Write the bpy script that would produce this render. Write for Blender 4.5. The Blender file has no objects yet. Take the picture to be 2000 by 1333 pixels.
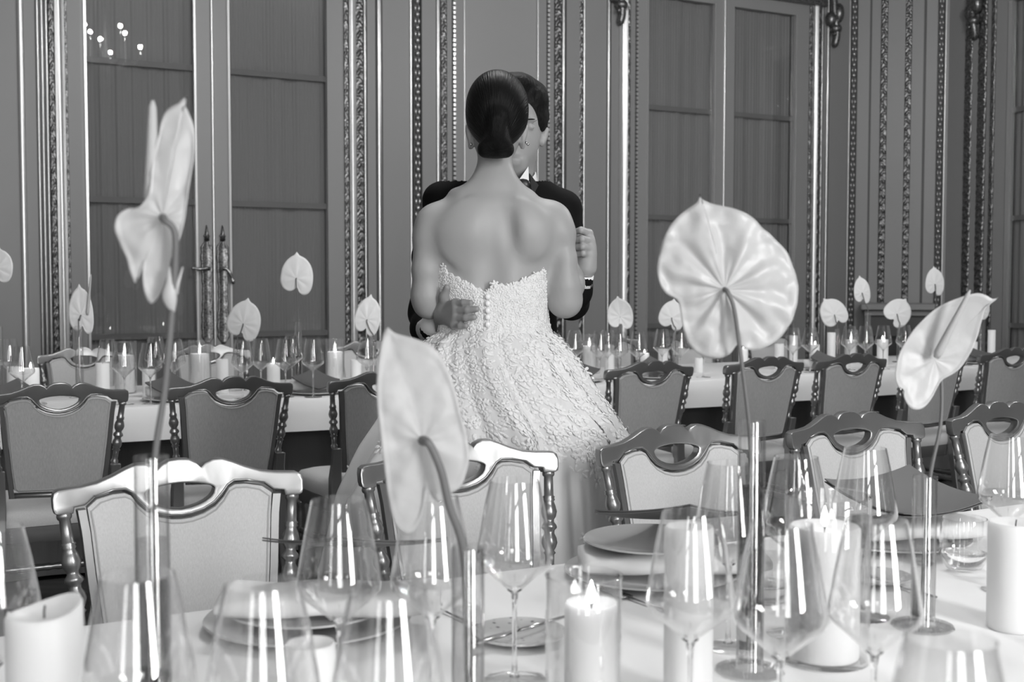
import bpy, bmesh, math, random
import numpy as np
from mathutils import Vector, Matrix, noise as mnoise
random.seed(7)
PI = math.pi
sc = bpy.context.scene
COL = sc.collection

# ------------------------------------------------------------------ camera
F_PX = 2288.6; CAM_H = 1.27; PITCH = math.radians(2.805)
cam_d = bpy.data.cameras.new('camera'); cam = bpy.data.objects.new('camera', cam_d); COL.objects.link(cam)
cam.location = (0, 0, CAM_H); cam.rotation_euler = (PI/2 - PITCH, 0, 0)
cam_d.sensor_width = 36; cam_d.lens = F_PX/2000*36; cam_d.clip_start = .05
cam_d.dof.use_dof = True; cam_d.dof.focus_distance = 3.0; cam_d.dof.aperture_fstop = 6.3
sc.camera = cam
sc.view_settings.view_transform = 'Standard'; sc.view_settings.look = 'None'
sc.view_settings.gamma = 1; sc.view_settings.use_curve_mapping = False
sc.view_settings.exposure = 0.0

# ------------------------------------------------------------------ world and daylight through the windows behind
w = bpy.data.worlds.new('world'); sc.world = w; w.use_nodes = True
w.node_tree.nodes['Background'].inputs[0].default_value = (1, 1, 1, 1)
w.node_tree.nodes['Background'].inputs[1].default_value = .10
TH = math.radians(28); CS, SN = math.cos(TH), math.sin(TH)
def R(s, n, z=0.0): return Vector((s*CS - n*SN, s*SN + n*CS, z))     # room frame -> world
def SNof(p): return p.x*CS + p.y*SN, -p.x*SN + p.y*CS
WIN_N = -2.5
WINDOWS = [(-3.2, .9), (-.7, .9), (1.75, .9)]
for i, (ws, ww) in enumerate(WINDOWS):
    ld = bpy.data.lights.new('window_daylight', 'AREA'); ld.shape = 'RECTANGLE'; ld.size = ww; ld.size_y = 3.2
    ld.energy = [55, 95, 260][i]
    lo = bpy.data.objects.new('window_daylight', ld); COL.objects.link(lo)
    lo.location = R(ws, WIN_N - .06, 2.45)
    lo.rotation_euler = (PI/2, 0, TH)

# ------------------------------------------------------------------ pixel helpers (photograph 2000 x 1333)
def ray(u, v):
    dx = (u - 1000)/F_PX; dy = -(v - 666.5)/F_PX
    return Vector((dx, math.cos(PITCH) + dy*math.sin(PITCH), -math.sin(PITCH) + dy*math.cos(PITCH)))
C0 = Vector((0, 0, CAM_H))
def at(u, v, Y): r = ray(u, v); return C0 + r*(Y/r.y)
def atz(u, v, z): r = ray(u, v); return C0 + r*((z - CAM_H)/r.z)
def atn(u, v, n):
    r = ray(u, v); k = -r.x*SN + r.y*CS
    return C0 + r*(n/k)

# ------------------------------------------------------------------ materials
def nd(nt, t, **k):
    n = nt.nodes.new(t)
    for a, b in k.items():
        if a in n.inputs.keys() if isinstance(a, str) else False: n.inputs[a].default_value = b
        else: setattr(n, a, b)
    return n
def g(v): return (v, v, v, 1)
def mat(name, base=.5, rough=.5, metal=0.0, bump=None, var=None, **ex):
    m = bpy.data.materials.new(name); m.use_nodes = True; nt = m.node_tree; b = nt.nodes['Principled BSDF']
    b.inputs['Base Color'].default_value = g(base); b.inputs['Roughness'].default_value = rough; b.inputs['Metallic'].default_value = metal
    b.inputs['Subsurface Radius'].default_value = (1, 1, 1)
    for k, v in ex.items(): b.inputs[k.replace('_', ' ')].default_value = v
    if bump or var: tc = nt.nodes.new('ShaderNodeTexCoord')
    def tex(spec):
        kind, scale, stretch = spec[0], spec[1], spec[2]
        mp = nt.nodes.new('ShaderNodeMapping'); mp.inputs['Scale'].default_value = stretch; nt.links.new(tc.outputs['Object'], mp.inputs[0])
        if kind == 'noise':
            t = nt.nodes.new('ShaderNodeTexNoise'); t.inputs['Scale'].default_value = scale; t.inputs['Detail'].default_value = 4; out = t.outputs[0]
        elif kind == 'voronoi':
            t = nt.nodes.new('ShaderNodeTexVoronoi'); t.inputs['Scale'].default_value = scale; out = t.outputs['Distance']
        else:
            t = nt.nodes.new('ShaderNodeTexWave'); t.inputs['Scale'].default_value = scale; t.inputs['Distortion'].default_value = 3; t.inputs['Detail'].default_value = 2; out = t.outputs[0]
        nt.links.new(mp.outputs[0], t.inputs['Vector']); return out
    if bump:
        bm_ = nt.nodes.new('ShaderNodeBump'); bm_.inputs['Strength'].default_value = bump[3]; bm_.inputs['Distance'].default_value = bump[4]
        nt.links.new(tex(bump), bm_.inputs['Height']); nt.links.new(bm_.outputs[0], b.inputs['Normal'])
    if var:
        cr = nt.nodes.new('ShaderNodeValToRGB'); cr.color_ramp.elements[0].position = var[5] if len(var) > 5 else .3; cr.color_ramp.elements[1].position = var[6] if len(var) > 6 else .7
        cr.color_ramp.elements[0].color = g(var[3]); cr.color_ramp.elements[1].color = g(var[4])
        nt.links.new(tex(var), cr.inputs[0]); nt.links.new(cr.outputs[0], b.inputs['Base Color'])
    return m
def thin_glass(name, refl=1.0, tint=.97, rough=0.0):
    m = bpy.data.materials.new(name); m.use_nodes = True; nt = m.node_tree; nt.nodes.clear()
    o = nt.nodes.new('ShaderNodeOutputMaterial'); mx = nt.nodes.new('ShaderNodeMixShader')
    tr = nt.nodes.new('ShaderNodeBsdfTransparent'); tr.inputs[0].default_value = g(tint)
    gl = nt.nodes.new('ShaderNodeBsdfGlossy'); gl.inputs['Roughness'].default_value = rough; gl.inputs[0].default_value = g(1)
    fr = nt.nodes.new('ShaderNodeFresnel'); fr.inputs[0].default_value = 1.5
    ge = nt.nodes.new('ShaderNodeNewGeometry'); mi = nt.nodes.new('ShaderNodeMapRange')     # same reflectance on both faces of the sheet
    mi.inputs['To Min'].default_value = 1.5; mi.inputs['To Max'].default_value = 1/1.5
    nt.links.new(ge.outputs['Backfacing'], mi.inputs['Value']); nt.links.new(mi.outputs[0], fr.inputs[0])
    mu = nt.nodes.new('ShaderNodeMath'); mu.operation = 'MULTIPLY'; mu.inputs[1].default_value = refl; mu.use_clamp = True
    nt.links.new(fr.outputs[0], mu.inputs[0]); nt.links.new(mu.outputs[0], mx.inputs[0])
    nt.links.new(tr.outputs[0], mx.inputs[1]); nt.links.new(gl.outputs[0], mx.inputs[2]); nt.links.new(mx.outputs[0], o.inputs[0])
    return m
def emis(name, col, s):
    m = bpy.data.materials.new(name); m.use_nodes = True; nt = m.node_tree; nt.nodes.clear()
    o = nt.nodes.new('ShaderNodeOutputMaterial'); e = nt.nodes.new('ShaderNodeEmission')
    e.inputs[0].default_value = g(col); e.inputs[1].default_value = s; nt.links.new(e.outputs[0], o.inputs[0]); return m
def translucent(name, base, rough, tl, bump=None):
    m = mat(name, base, rough, bump=bump); nt = m.node_tree; b = nt.nodes['Principled BSDF']; o = nt.nodes['Material Output']
    t = nt.nodes.new('ShaderNodeBsdfTranslucent'); t.inputs[0].default_value = g(base); mx = nt.nodes.new('ShaderNodeMixShader'); mx.inputs[0].default_value = tl
    nt.links.new(b.outputs[0], mx.inputs[1]); nt.links.new(t.outputs[0], mx.inputs[2]); nt.links.new(mx.outputs[0], o.inputs[0]); return m

M = {}
M['wall'] = mat('painted_wall', .25, .45, bump=('noise', 60, (1, 1, .2), .05, .002))
M['panel'] = mat('painted_panel', .30, .5)
M['stile'] = mat('painted_stile', .27, .4)
M['gilt'] = mat('gilt_moulding', .38, .26, .9, bump=('noise', 30, (1, 1, .15), .15, .004))
M['gilt_light'] = mat('pale_gilt', .62, .3, .75, bump=('noise', 12, (1, 1, .3), .2, .004))
M['gilt_dark'] = mat('antique_gilt', .16, .35, .85, var=('noise', 90, (1, 1, 1), .05, .32))
M['groove'] = mat('dark_groove', .06, .5)
M['bar'] = mat('muntin_shade', .16, .6)  # tone of the muntins' shadow on the curtains
M['channel'] = mat('dark_channel', .07, .6, .3)
M['floor'] = mat('dark_parquet', .05, .35, var=('noise', 3, (1, 8, 1), .03, .07))
M['ceil'] = mat('ceiling_plaster', .42, .7)
M['curtain'] = translucent('gathered_sheer', .27, .8, .15, bump=('noise', 25, (1, 1, .03), .5, .02))
M['pane'] = thin_glass('window_pane', .8, .95)
M['glass'] = thin_glass('clear_glass', 1.9, .985)
M['stemglass'] = mat('solid_glass', 1, 0, Transmission_Weight=1, IOR=1.5)
M['water'] = mat('water', 1, 0, Transmission_Weight=1, IOR=1.33)
M['vase_water'] = thin_glass('vase_water', .5, .90)
M['chair_wood'] = mat('gilded_chair_wood', .33, .30, .8, bump=('noise', 40, (1, 1, 1), .06, .002))
M['linen'] = mat('linen_upholstery', .6, .8, bump=('noise', 900, (1, 1, 1), .25, .0008), var=('noise', 500, (1, 1, .3), .53, .61), Sheen_Weight=.2)
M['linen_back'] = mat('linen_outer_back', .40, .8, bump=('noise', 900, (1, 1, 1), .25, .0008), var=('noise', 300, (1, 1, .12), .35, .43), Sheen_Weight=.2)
M['piping'] = mat('piping', .4, .6)
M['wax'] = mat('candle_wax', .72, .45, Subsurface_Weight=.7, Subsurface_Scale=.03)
M['flame'] = emis('candle_flame', 1, 22)
M['wick'] = mat('wick', .03, .9)
M['spathe'] = translucent('white_spathe', .56, .36, .2, bump=('noise', 45, (1, 1, 1), .25, .004))
M['spathe_far_lit'] = translucent('far_lit_spathe', .88, .4, .2, bump=('noise', 60, (1, 1, 1), .2, .003))  # same white spathe, far-table light put into a lighter colour
M['wax_far_lit'] = mat('far_lit_wax', .9, .45, Subsurface_Weight=.5, Subsurface_Scale=.02)  # candle wax again, brighter far-table light put into its colour
M['spadix'] = mat('spadix', .42, .6, bump=('voronoi', 500, (1, 1, 1), .4, .001))
M['stem'] = mat('flower_stem', .13, .5)
M['cloth'] = mat('white_tablecloth', .86, .75, bump=('noise', 700, (1, 1, 1), .08, .0006))
M['underskirt'] = mat('dark_underskirt', .12, .8, bump=('noise', 12, (1, 1, .1), .4, .02))
M['porcelain'] = mat('porcelain', .5, .12)
M['plate_print'] = mat('printed_porcelain', .4, .15, var=('voronoi', 60, (1, 1, 1), .12, .5, .05, .25))
M['napkin'] = mat('white_napkin', .8, .8, bump=('noise', 400, (1, 1, 1), .15, .0008))
M['card'] = mat('dark_grey_menu_card', .12, .6)
M['steel'] = mat('cutlery_steel', .5, .2, 1.0)
M['skin'] = mat('skin', .34, .5, Subsurface_Weight=.25, Subsurface_Scale=.02, bump=('noise', 220, (1, 1, 1), .05, .001))
M['skin_shaded'] = mat('shaded_skin', .27, .5, Subsurface_Weight=.2, Subsurface_Scale=.02)  # same man's skin, shade on his waist hand put into the colour
M['hair'] = mat('black_hair', .006, .42, Specular_IOR_Level=.12)
M['hair2'] = mat('short_dark_hair', .008, .6, Specular_IOR_Level=.15, bump=('noise', 90, (1, 1, .4), .9, .006))
M['lace'] = mat('white_lace', .78, .8, bump=('voronoi', 150, (1, 1, 1), .45, .003))
M['tulle'] = mat('white_satin', .70, .6, bump=('noise', 300, (1, 1, 1), .05, .001))
M['button'] = mat('pearl_button', .85, .25)
M['suit'] = mat('black_suit', .006, .8, Specular_IOR_Level=.12)
M['satin'] = mat('black_satin', .015, .35)
M['shirt'] = mat('white_shirt', .85, .6)
M['ring'] = mat('ring_metal', .6, .15, 1.0)
M['black'] = mat('black_wood', .02, .3)
def hair_strands(m, bx, bz):
    nt = m.node_tree; b = nt.nodes['Principled BSDF']; tc = nt.nodes.new('ShaderNodeTexCoord'); sp = nt.nodes.new('ShaderNodeSeparateXYZ')
    nt.links.new(tc.outputs['Object'], sp.inputs[0])
    def ma(op, a, b_=None):
        n = nt.nodes.new('ShaderNodeMath'); n.operation = op
        for i, x in enumerate((a, b_)):
            if x is None: continue
            if isinstance(x, (int, float)): n.inputs[i].default_value = x
            else: nt.links.new(x, n.inputs[i])
        return n.outputs[0]
    an = ma('ARCTAN2', ma('SUBTRACT', sp.outputs[0], bx), ma('SUBTRACT', sp.outputs[2], bz))
    cb = nt.nodes.new('ShaderNodeCombineXYZ'); nt.links.new(an, cb.inputs[0]); nt.links.new(ma('MULTIPLY', sp.outputs[2], .6), cb.inputs[1])
    t = nt.nodes.new('ShaderNodeTexNoise'); t.inputs['Scale'].default_value = 45; t.inputs['Detail'].default_value = 5; nt.links.new(cb.outputs[0], t.inputs['Vector'])
    bu = nt.nodes.new('ShaderNodeBump'); bu.inputs['Strength'].default_value = .8; bu.inputs['Distance'].default_value = .004
    nt.links.new(t.outputs[0], bu.inputs['Height']); nt.links.new(bu.outputs[0], b.inputs['Normal'])

# ------------------------------------------------------------------ mesh helpers
class MB:
    def __init__(s): s.v = []; s.f = []
    def add(s, vs, fs):
        o = len(s.v); s.v += [tuple(x) for x in vs]; s.f += [tuple(i + o for i in f) for f in fs]
    def box(s, c, d, rz=0.0, bev=0.0):
        cx, cy, cz = c; a, b, h = d[0]/2, d[1]/2, d[2]/2; co, si = math.cos(rz), math.sin(rz)
        if bev <= 0:
            P = [(x, y, z) for z in (-h, h) for x, y in ((-a, -b), (a, -b), (a, b), (-a, b))]
            Fc = [(3, 2, 1, 0), (4, 5, 6, 7)] + [(i, (i+1) % 4, (i+1) % 4 + 4, i + 4) for i in range(4)]
        else:
            ring = [(a-bev, -b), (a, -b+bev), (a, b-bev), (a-bev, b), (-a+bev, b), (-a, b-bev), (-a, -b+bev), (-a+bev, -b)]
            P = []
            for z, k in ((-h, bev), (-h+bev, 0), (h-bev, 0), (h, bev)):
                P += [(x*(a-k)/a, y*(b-k)/b, z) for x, y in ring]
            Fc = [tuple(range(7, -1, -1)), tuple(range(24, 32))]
            for r in range(3):
                for i in range(8): Fc.append((r*8+i, r*8+(i+1) % 8, r*8+8+(i+1) % 8, r*8+8+i))
        s.add([(cx + x*co - y*si, cy + x*si + y*co, cz + z) for x, y, z in P], Fc)
    def loft(s, rings, cap=True, closed=True):
        n = len(rings[0]); o = len(s.v)
        for r in rings: s.v += [tuple(p) for p in r]
        for k in range(len(rings)-1):
            for i in range(n if closed else n-1):
                j = (i+1) % n; s.f.append((o+k*n+i, o+k*n+j, o+(k+1)*n+j, o+(k+1)*n+i))
        if cap and closed:
            s.f.append(tuple(o+i for i in range(n-1, -1, -1))); s.f.append(tuple(o+(len(rings)-1)*n+i for i in range(n)))
    def lathe(s, prof, c=(0, 0, 0), seg=32, M_=None, cap=True):
        rings = []
        for r, z in prof:
            rg = []
            for i in range(seg):
                a = 2*PI*i/seg; p = Vector((r*math.cos(a), r*math.sin(a), z))
                if M_ is not None: p = M_ @ p
                rg.append((p[0]+c[0], p[1]+c[1], p[2]+c[2]))
            rings.append(rg)
        s.loft(rings, cap=cap)
    def tube(s, pts, rad, seg=10, flat=1.0):
        pts = [Vector(p) for p in pts]; rings = []; up = None
        if not hasattr(rad, '__len__'): rad = [rad]*len(pts)
        for i, p in enumerate(pts):
            t = (pts[min(i+1, len(pts)-1)] - pts[max(i-1, 0)]).normalized()
            if up is None:
                up = Vector((0, 0, 1)) if abs(t.z) < .9 else Vector((0, 1, 0))
            a = t.cross(up).normalized(); b = a.cross(t).normalized(); up = b
            rings.append([p + a*rad[i]*math.cos(2*PI*k/seg) + b*rad[i]*flat*math.sin(2*PI*k/seg) for k in range(seg)])
        s.loft(rings)
    def sph(s, c, r, seg=10, ring=6, sc_=(1, 1, 1)):
        rings = [[(c[0]+max(r*math.sin(PI*k/ring), r*.01)*math.cos(2*PI*i/seg)*sc_[0], c[1]+max(r*math.sin(PI*k/ring), r*.01)*math.sin(2*PI*i/seg)*sc_[1], c[2]-r*math.cos(PI*k/ring)*sc_[2]) for i in range(seg)] for k in range(ring+1)]
        s.loft(rings)
    def build(s, name, m, parent=None, smooth=True, loc=None, auto=None):
        me = bpy.data.meshes.new(name); me.from_pydata(s.v, [], s.f); me.validate(); me.update()
        bm = bmesh.new(); bm.from_mesh(me); bmesh.ops.recalc_face_normals(bm, faces=bm.faces); bm.to_mesh(me); bm.free()
        o = bpy.data.objects.new(name, me); COL.objects.link(o); me.materials.append(M[m] if isinstance(m, str) else m)
        if smooth:
            for p in me.polygons: p.use_smooth = True
            if auto is not None:
                me.set_sharp_from_angle(angle=math.radians(auto))
        if parent: o.parent = parent
        return o
def spline(pts, n=24):
    pts = [Vector(p) for p in pts]; out = []
    P = [pts[0]*2-pts[1]] + pts + [pts[-1]*2-pts[-2]]
    seg = max(2, n//(len(pts)-1))
    for i in range(1, len(P)-2):
        for k in range(seg):
            t = k/seg; a, b, c, d = P[i-1], P[i], P[i+1], P[i+2]
            out.append(.5*((2*b) + (c-a)*t + (2*a-5*b+4*c-d)*t*t + (3*b-a-3*c+d)*t**3))
    out.append(pts[-1]); return out
def empty(name, loc=(0, 0, 0), rz=0.0, label=None, cat=None, group=None):
    o = bpy.data.objects.new(name, None); COL.objects.link(o); o.location = loc; o.rotation_euler = (0, 0, rz); o.empty_display_size = .05
    tag(o, label, cat, group); return o
def tag(o, label=None, cat=None, group=None, kind=None):
    if label: o['label'] = label
    if cat: o['category'] = cat
    if group: o['group'] = group
    if kind: o['kind'] = kind
    return o
def copy_tree(o, loc=None, rz=None, label=None, group=None, parent=None):
    c = o.copy(); COL.objects.link(c); c.parent = parent
    if loc is not None: c.location = loc
    if rz is not None: c.rotation_euler = (0, 0, rz)
    if label: c['label'] = label
    if group: c['group'] = group
    for ch in list(o.children): copy_tree(ch, parent=c)
    return c
def struct(o): o['kind'] = 'structure'; return o

# ------------------------------------------------------------------ signed-distance bodies meshed with surface nets
class SDF:
    def __init__(s, lo, hi, h):
        s.lo = np.array(lo, float); s.h = h; n = np.ceil((np.array(hi)-s.lo)/h).astype(int)+1
        ax = [s.lo[i]+h*np.arange(n[i]) for i in range(3)]
        s.X, s.Y, s.Z = np.meshgrid(*ax, indexing='ij'); s.F = np.full(s.X.shape, 1.0)
    def rc(s, a, b, ra, rb, sq=(1, 1, 1)):
        a = np.array(a, float); b = np.array(b, float); d = b-a; L = max((d*d).sum(), 1e-9)
        px, py, pz = s.X-a[0], s.Y-a[1], s.Z-a[2]
        t = np.clip((px*d[0]+py*d[1]+pz*d[2])/L, 0, 1)
        return np.sqrt(((px-t*d[0])/sq[0])**2+((py-t*d[1])/sq[1])**2+((pz-t*d[2])/sq[2])**2)-(ra+(rb-ra)*t)
    def el(s, c, r, rot=None):
        p = np.stack([s.X-c[0], s.Y-c[1], s.Z-c[2]])
        if rot is not None:
            Rm = np.array(Matrix.Rotation(rot[1], 3, rot[0]).transposed()); p = np.tensordot(Rm, p, axes=1)
        r = np.array(r).reshape(3, 1, 1, 1)
        k0 = np.sqrt(((p/r)**2).sum(0)); k1 = np.sqrt(((p/r**2)**2).sum(0))+1e-9
        return k0*(k0-1)/k1
    def u(s, d, k=.02):
        hh = np.maximum(k-np.abs(s.F-d), 0)/k; s.F = np.minimum(s.F, d)-hh*hh*k/4; return s
    def sub(s, d, k=.02):
        d = -d; hh = np.maximum(k-np.abs(s.F-d), 0)/k; s.F = np.maximum(s.F, d)+hh*hh*k/4; return s
    def chain(s, P, k=.02, sq=(1, 1, 1)):
        for a, b in zip(P[:-1], P[1:]): s.u(s.rc(a[:3], b[:3], a[3], b[3], sq), k)
        return s
    def mesh(s, name, m, parent=None):
        Fq = s.F; ins = Fq < 0; n = Fq.shape
        acc = np.zeros((n[0]-1, n[1]-1, n[2]-1, 3)); cnt = np.zeros((n[0]-1, n[1]-1, n[2]-1))
        fs = []; E = []
        for ax in range(3):
            sl0 = [slice(None)]*3; sl1 = [slice(None)]*3; sl0[ax] = slice(0, -1); sl1[ax] = slice(1, None)
            f0 = Fq[tuple(sl0)]; f1 = Fq[tuple(sl1)]; ch = (f0 < 0) != (f1 < 0)
            t = np.where(ch, f0/np.where(f0 == f1, 1, f0-f1), 0)
            idx = np.indices(f0.shape).astype(float); idx[ax] += t
            b, c = [i for i in range(3) if i != ax]
            for ob in (0, 1):
                for oc in (0, 1):
                    s2 = [slice(None)]*3
                    s2[b] = slice(ob, n[b]-1+ob); s2[c] = slice(oc, n[c]-1+oc)
                    cc = ch[tuple(s2)]
                    cnt += cc
                    for q in range(3): acc[..., q] += np.where(cc, idx[q][tuple(s2)], 0)
            E.append((ax, ch, f0 < 0))
        act = cnt > 0; ids = -np.ones(cnt.shape, int); ids[act] = np.arange(act.sum())
        V = acc[act]/cnt[act][:, None]*s.h+s.lo
        for ax, ch, neg in E:
            b, c = (ax+1) % 3, (ax+2) % 3
            I = np.argwhere(ch); ok = (I[:, b] > 0) & (I[:, c] > 0) & (I[:, b] < n[b]-1) & (I[:, c] < n[c]-1); I = I[ok]
            if len(I) == 0: continue
            def g_(db, dc):
                J = I.copy(); J[:, b] -= db; J[:, c] -= dc; return ids[J[:, 0], J[:, 1], J[:, 2]]
            q = np.stack([g_(1, 1), g_(0, 1), g_(0, 0), g_(1, 0)], 1)
            ng = neg[I[:, 0], I[:, 1], I[:, 2]]; q[~ng] = q[~ng][:, ::-1]
            fs.append(q)
        Q = np.concatenate(fs)
        me = bpy.data.meshes.new(name); me.from_pydata(V.tolist(), [], Q.tolist()); me.validate(); me.update()
        for p in me.polygons: p.use_smooth = True
        me.materials.append(M[m] if isinstance(m, str) else m)
        o = bpy.data.objects.new(name, me); COL.objects.link(o)
        if parent: o.parent = parent
        return o
def vn(X, Y, Z, sc_):     # cheap lattice value noise, vectorised
    x, y, z = X*sc_, Y*sc_, Z*sc_
    xi, yi, zi = np.floor(x).astype(int), np.floor(y).astype(int), np.floor(z).astype(int)
    xf, yf, zf = x-xi, y-yi, z-zi
    sx, sy, sz = [t*t*(3-2*t) for t in (xf, yf, zf)]
    def hsh(a, b, c):
        n = (a*374761393 + b*668265263 + c*2147483647) & 0xffffffff; n = ((n ^ (n >> 13))*1274126177) & 0xffffffff
        return ((n ^ (n >> 16)) & 0xffff)/65535.0
    r = 0
    for i in (0, 1):
        for j in (0, 1):
            for k in (0, 1):
                r = r + hsh(xi+i, yi+j, zi+k)*(sx if i else 1-sx)*(sy if j else 1-sy)*(sz if k else 1-sz)
    return r

# ================================================================== THE ROOM
T = .74
def room_box(name, s0, s1, n0, n1, z0, z1, m):
    b = MB(); P = [R(s, n, z) for z in (z0, z1) for s, n in ((s0, n0), (s1, n0), (s1, n1), (s0, n1))]
    b.add(P, [(3, 2, 1, 0), (4, 5, 6, 7)] + [(i, (i+1) % 4, (i+1) % 4+4, i+4) for i in range(4)])
    return struct(b.build(name, m, smooth=False))
HZ = 4.5
room_box('floor', -4.3, 8.7, -3.9, 8.4, -.1, 0, 'floor')
room_box('ceiling', -4.3, 8.7, -3.9, 8.4, HZ, HZ+.1, 'ceil')
room_box('wall_left', -4.3, -4.1, -3.9, 8.4, 0, HZ, 'wall')
room_box('wall_far', -4.1, 8.5, 8.1, 8.3, 0, HZ, 'wall')
room_box('wall_right', 8.46, 8.66, -3.7, 8.1, 0, HZ, 'wall')
# wall behind the camera, opened for its tall windows
b = MB()
edges = [-4.1] + [e for ws, ww in WINDOWS for e in (ws-ww/2, ws+ww/2)] + [8.46]
def bx_room(b, s0, s1, n0, n1, z0, z1):
    P = [R(s, n, z) for z in (z0, z1) for s, n in ((s0, n0), (s1, n0), (s1, n1), (s0, n1))]
    b.add(P, [(3, 2, 1, 0), (4, 5, 6, 7)] + [(i, (i+1) % 4, (i+1) % 4+4, i+4) for i in range(4)])
for i in range(0, len(edges), 2): bx_room(b, edges[i], edges[i+1], WIN_N-.1, WIN_N, 0, HZ)
for ws, ww in WINDOWS:
    bx_room(b, ws-ww/2, ws+ww/2, WIN_N-.1, WIN_N, 0, .75); bx_room(b, ws-ww/2, ws+ww/2, WIN_N-.1, WIN_N, 4.1, HZ)
struct(b.build('wall_back', 'wall', smooth=False))
for i, (ws, ww) in enumerate(WINDOWS):
    b = MB()
    for k in (0, .5, 1): bx_room(b, ws-ww/2+(ww-.06)*k, ws-ww/2+(ww-.06)*k+.06, WIN_N-.05, WIN_N-.01, .75, 4.1)
    for z in (.75, 1.8, 2.9, 4.0): bx_room(b, ws-ww/2, ws+ww/2, WIN_N-.05, WIN_N-.01, z, z+.05)
    struct(b.build('window_%d' % (i+1), 'stile', smooth=False))

# ---- wall lines in world XY: far wall face, canted corner, right wall
class Line:
    def __init__(s, p, d): s.p = Vector((p[0], p[1])); s.d = Vector((d[0], d[1])).normalized(); s.nrm = Vector((s.d.y, -s.d.x))
    def u(s, u):
        u = 1000 + (u-1000)*.993
        tx = (u-1000)/F_PX; r = Vector((tx, 1.0))
        # p + d*k = r*m
        det = s.d.x*(-r.y) + s.d.y*r.x
        k = (-s.p.x*(-r.y) + (-s.p.y)*r.x)/det
        return k
    def pt(s, k, out=0.0, z=0.0):
        q = s.p + s.d*k + s.nrm*out; return Vector((q.x, q.y, z))
FAR = Line(R(0, 8.0), (CS, SN))
kc = FAR.u(1656); Pc = FAR.pt(kc)
a45 = TH - PI/4
CANT = Line((Pc.x, Pc.y), (math.cos(a45), math.sin(a45)))
kd = CANT.u(1850); Pd = CANT.pt(kd)
RIGHT = Line((Pd.x, Pd.y), (SN, -CS))
tn = [0]
def trim_name(): tn[0] += 1; return 'trim_%d' % tn[0]
def extrude(L, prof, z0, z1, m, name, parent=None, rows=1, smooth=True):
    b = MB(); rings = []
    for r in range(rows+1):
        z = z0+(z1-z0)*r/rows; rings.append([L.pt(k, o, z) for k, o in prof])
    b.loft(rings); return b.build(name, m, parent, smooth=smooth, auto=35)
def strip(L, u0, u1, kind, z0=0.0, z1=HZ, out=0.0, parent=None, name=None):
    k0, k1 = L.u(u0), L.u(u1); w = k1-k0; c = (k0+k1)/2
    name_ = name or trim_name(); o = None
    if kind == 'flat':
        o = extrude(L, [(k0, -.1), (k0, out), (k1, out), (k1, -.1)], z0, z1, 'wall', name_, parent, smooth=False)
    elif kind in ('panel', 'stile', 'groove'):
        o = extrude(L, [(k0, -.1), (k0, out), (k1, out), (k1, -.1)], z0, z1, kind, name_, parent, smooth=False)
    elif kind in ('gold', 'light'):
        N = 8; pr = [(c - w/2*math.cos(PI*i/N), out + min(w*.45, .035)*math.sin(PI*i/N)) for i in range(N+1)]
        o = extrude(L, [(k0, -.02)] + pr + [(k1, -.02)], z0, z1, 'gilt' if kind == 'gold' else 'gilt_light', name_, parent)
    elif kind == 'cove':
        N = 8; pr = [(k0 + w*i/N, out + .03 - .022*math.sin(PI*i/N)) for i in range(N+1)]
        o = extrude(L, [(k0, -.02)] + pr + [(k1, -.02)], z0, z1, 'gilt_light', name_, parent)
    elif kind == 'reed':
        pr = []
        for q in range(3):
            cc = k0 + w*(q+.5)/3
            pr += [(cc - w/6*math.cos(PI*i/6), out + w/6*math.sin(PI*i/6)) for i in range(7)]
        o = extrude(L, [(k0, -.02)] + pr + [(k1, -.02)], z0, z1, 'gilt', name_, parent)
    elif kind == 'orn':       # running leaf ornament carved in relief
        b = MB(); rows = int((z1-z0)/.0085); N = 8; rings = []
        for r in range(rows+1):
            z = z0+(z1-z0)*r/rows; rg = [L.pt(k0, -.02, z)]
            for i in range(N+1):
                x = -1+2*i/N
                hgt = .012 + min(w*.3, .02)*(.45+.55*math.sin(z*95 + abs(x)*4.0)*math.cos(x*2.6+math.sin(z*48)*1.2))*math.sqrt(max(0, 1-x*x*.85))
                rg.append(L.pt(c+x*w/2, out+max(.002, hgt), z))
            rg.append(L.pt(k1, -.02, z)); rings.append(rg)
        b.loft(rings); o = b.build(name_, 'gilt_dark', parent)
    elif kind == 'bead':      # channel with large pearls and leaf cups
        o = extrude(L, [(k0, -.02), (k0, out+.02), (k0+w*.12, out+.02), (k0+w*.16, out+.004), (k1-w*.16, out+.004), (k1-w*.12, out+.02), (k1, out+.02), (k1, -.02)], z0, z1, 'channel', name_, parent, smooth=False)
        b = MB(); z = max(z0, .7)
        while z < min(z1, 4.05):
            p = L.pt(c, out+.014, z); b.sph(p, w*.25, 10, 6)
            for sx in (-1, 1):
                q = L.pt(c+sx*w*.2, out+.010, z+.047); b.sph(q, w*.13, 6, 4, (1, 1, 2.4))
            z += .094
        bo = b.build('pearl_row', 'gilt_light', o); 
    elif kind == 'dent':
        o = extrude(L, [(k0, -.02), (k0, out+.003), (k1, out+.003), (k1, -.02)], z0, z1, 'groove', name_, parent, smooth=False)
        b = MB(); z = max(z0, .7)
        ang = math.atan2(L.d.y, L.d.x)
        while z < min(z1, 4.05):
            p = L.pt(c, out+.009, z); b.box(p, (w*.6, .016, .021), ang); z += .034
        b.build('bead_row', 'gilt_light', o, smooth=False)
    if parent is None: struct(o)
    return o
zt = atn(1500, 22, 8.0).z
Z0 = 0.0
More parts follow.
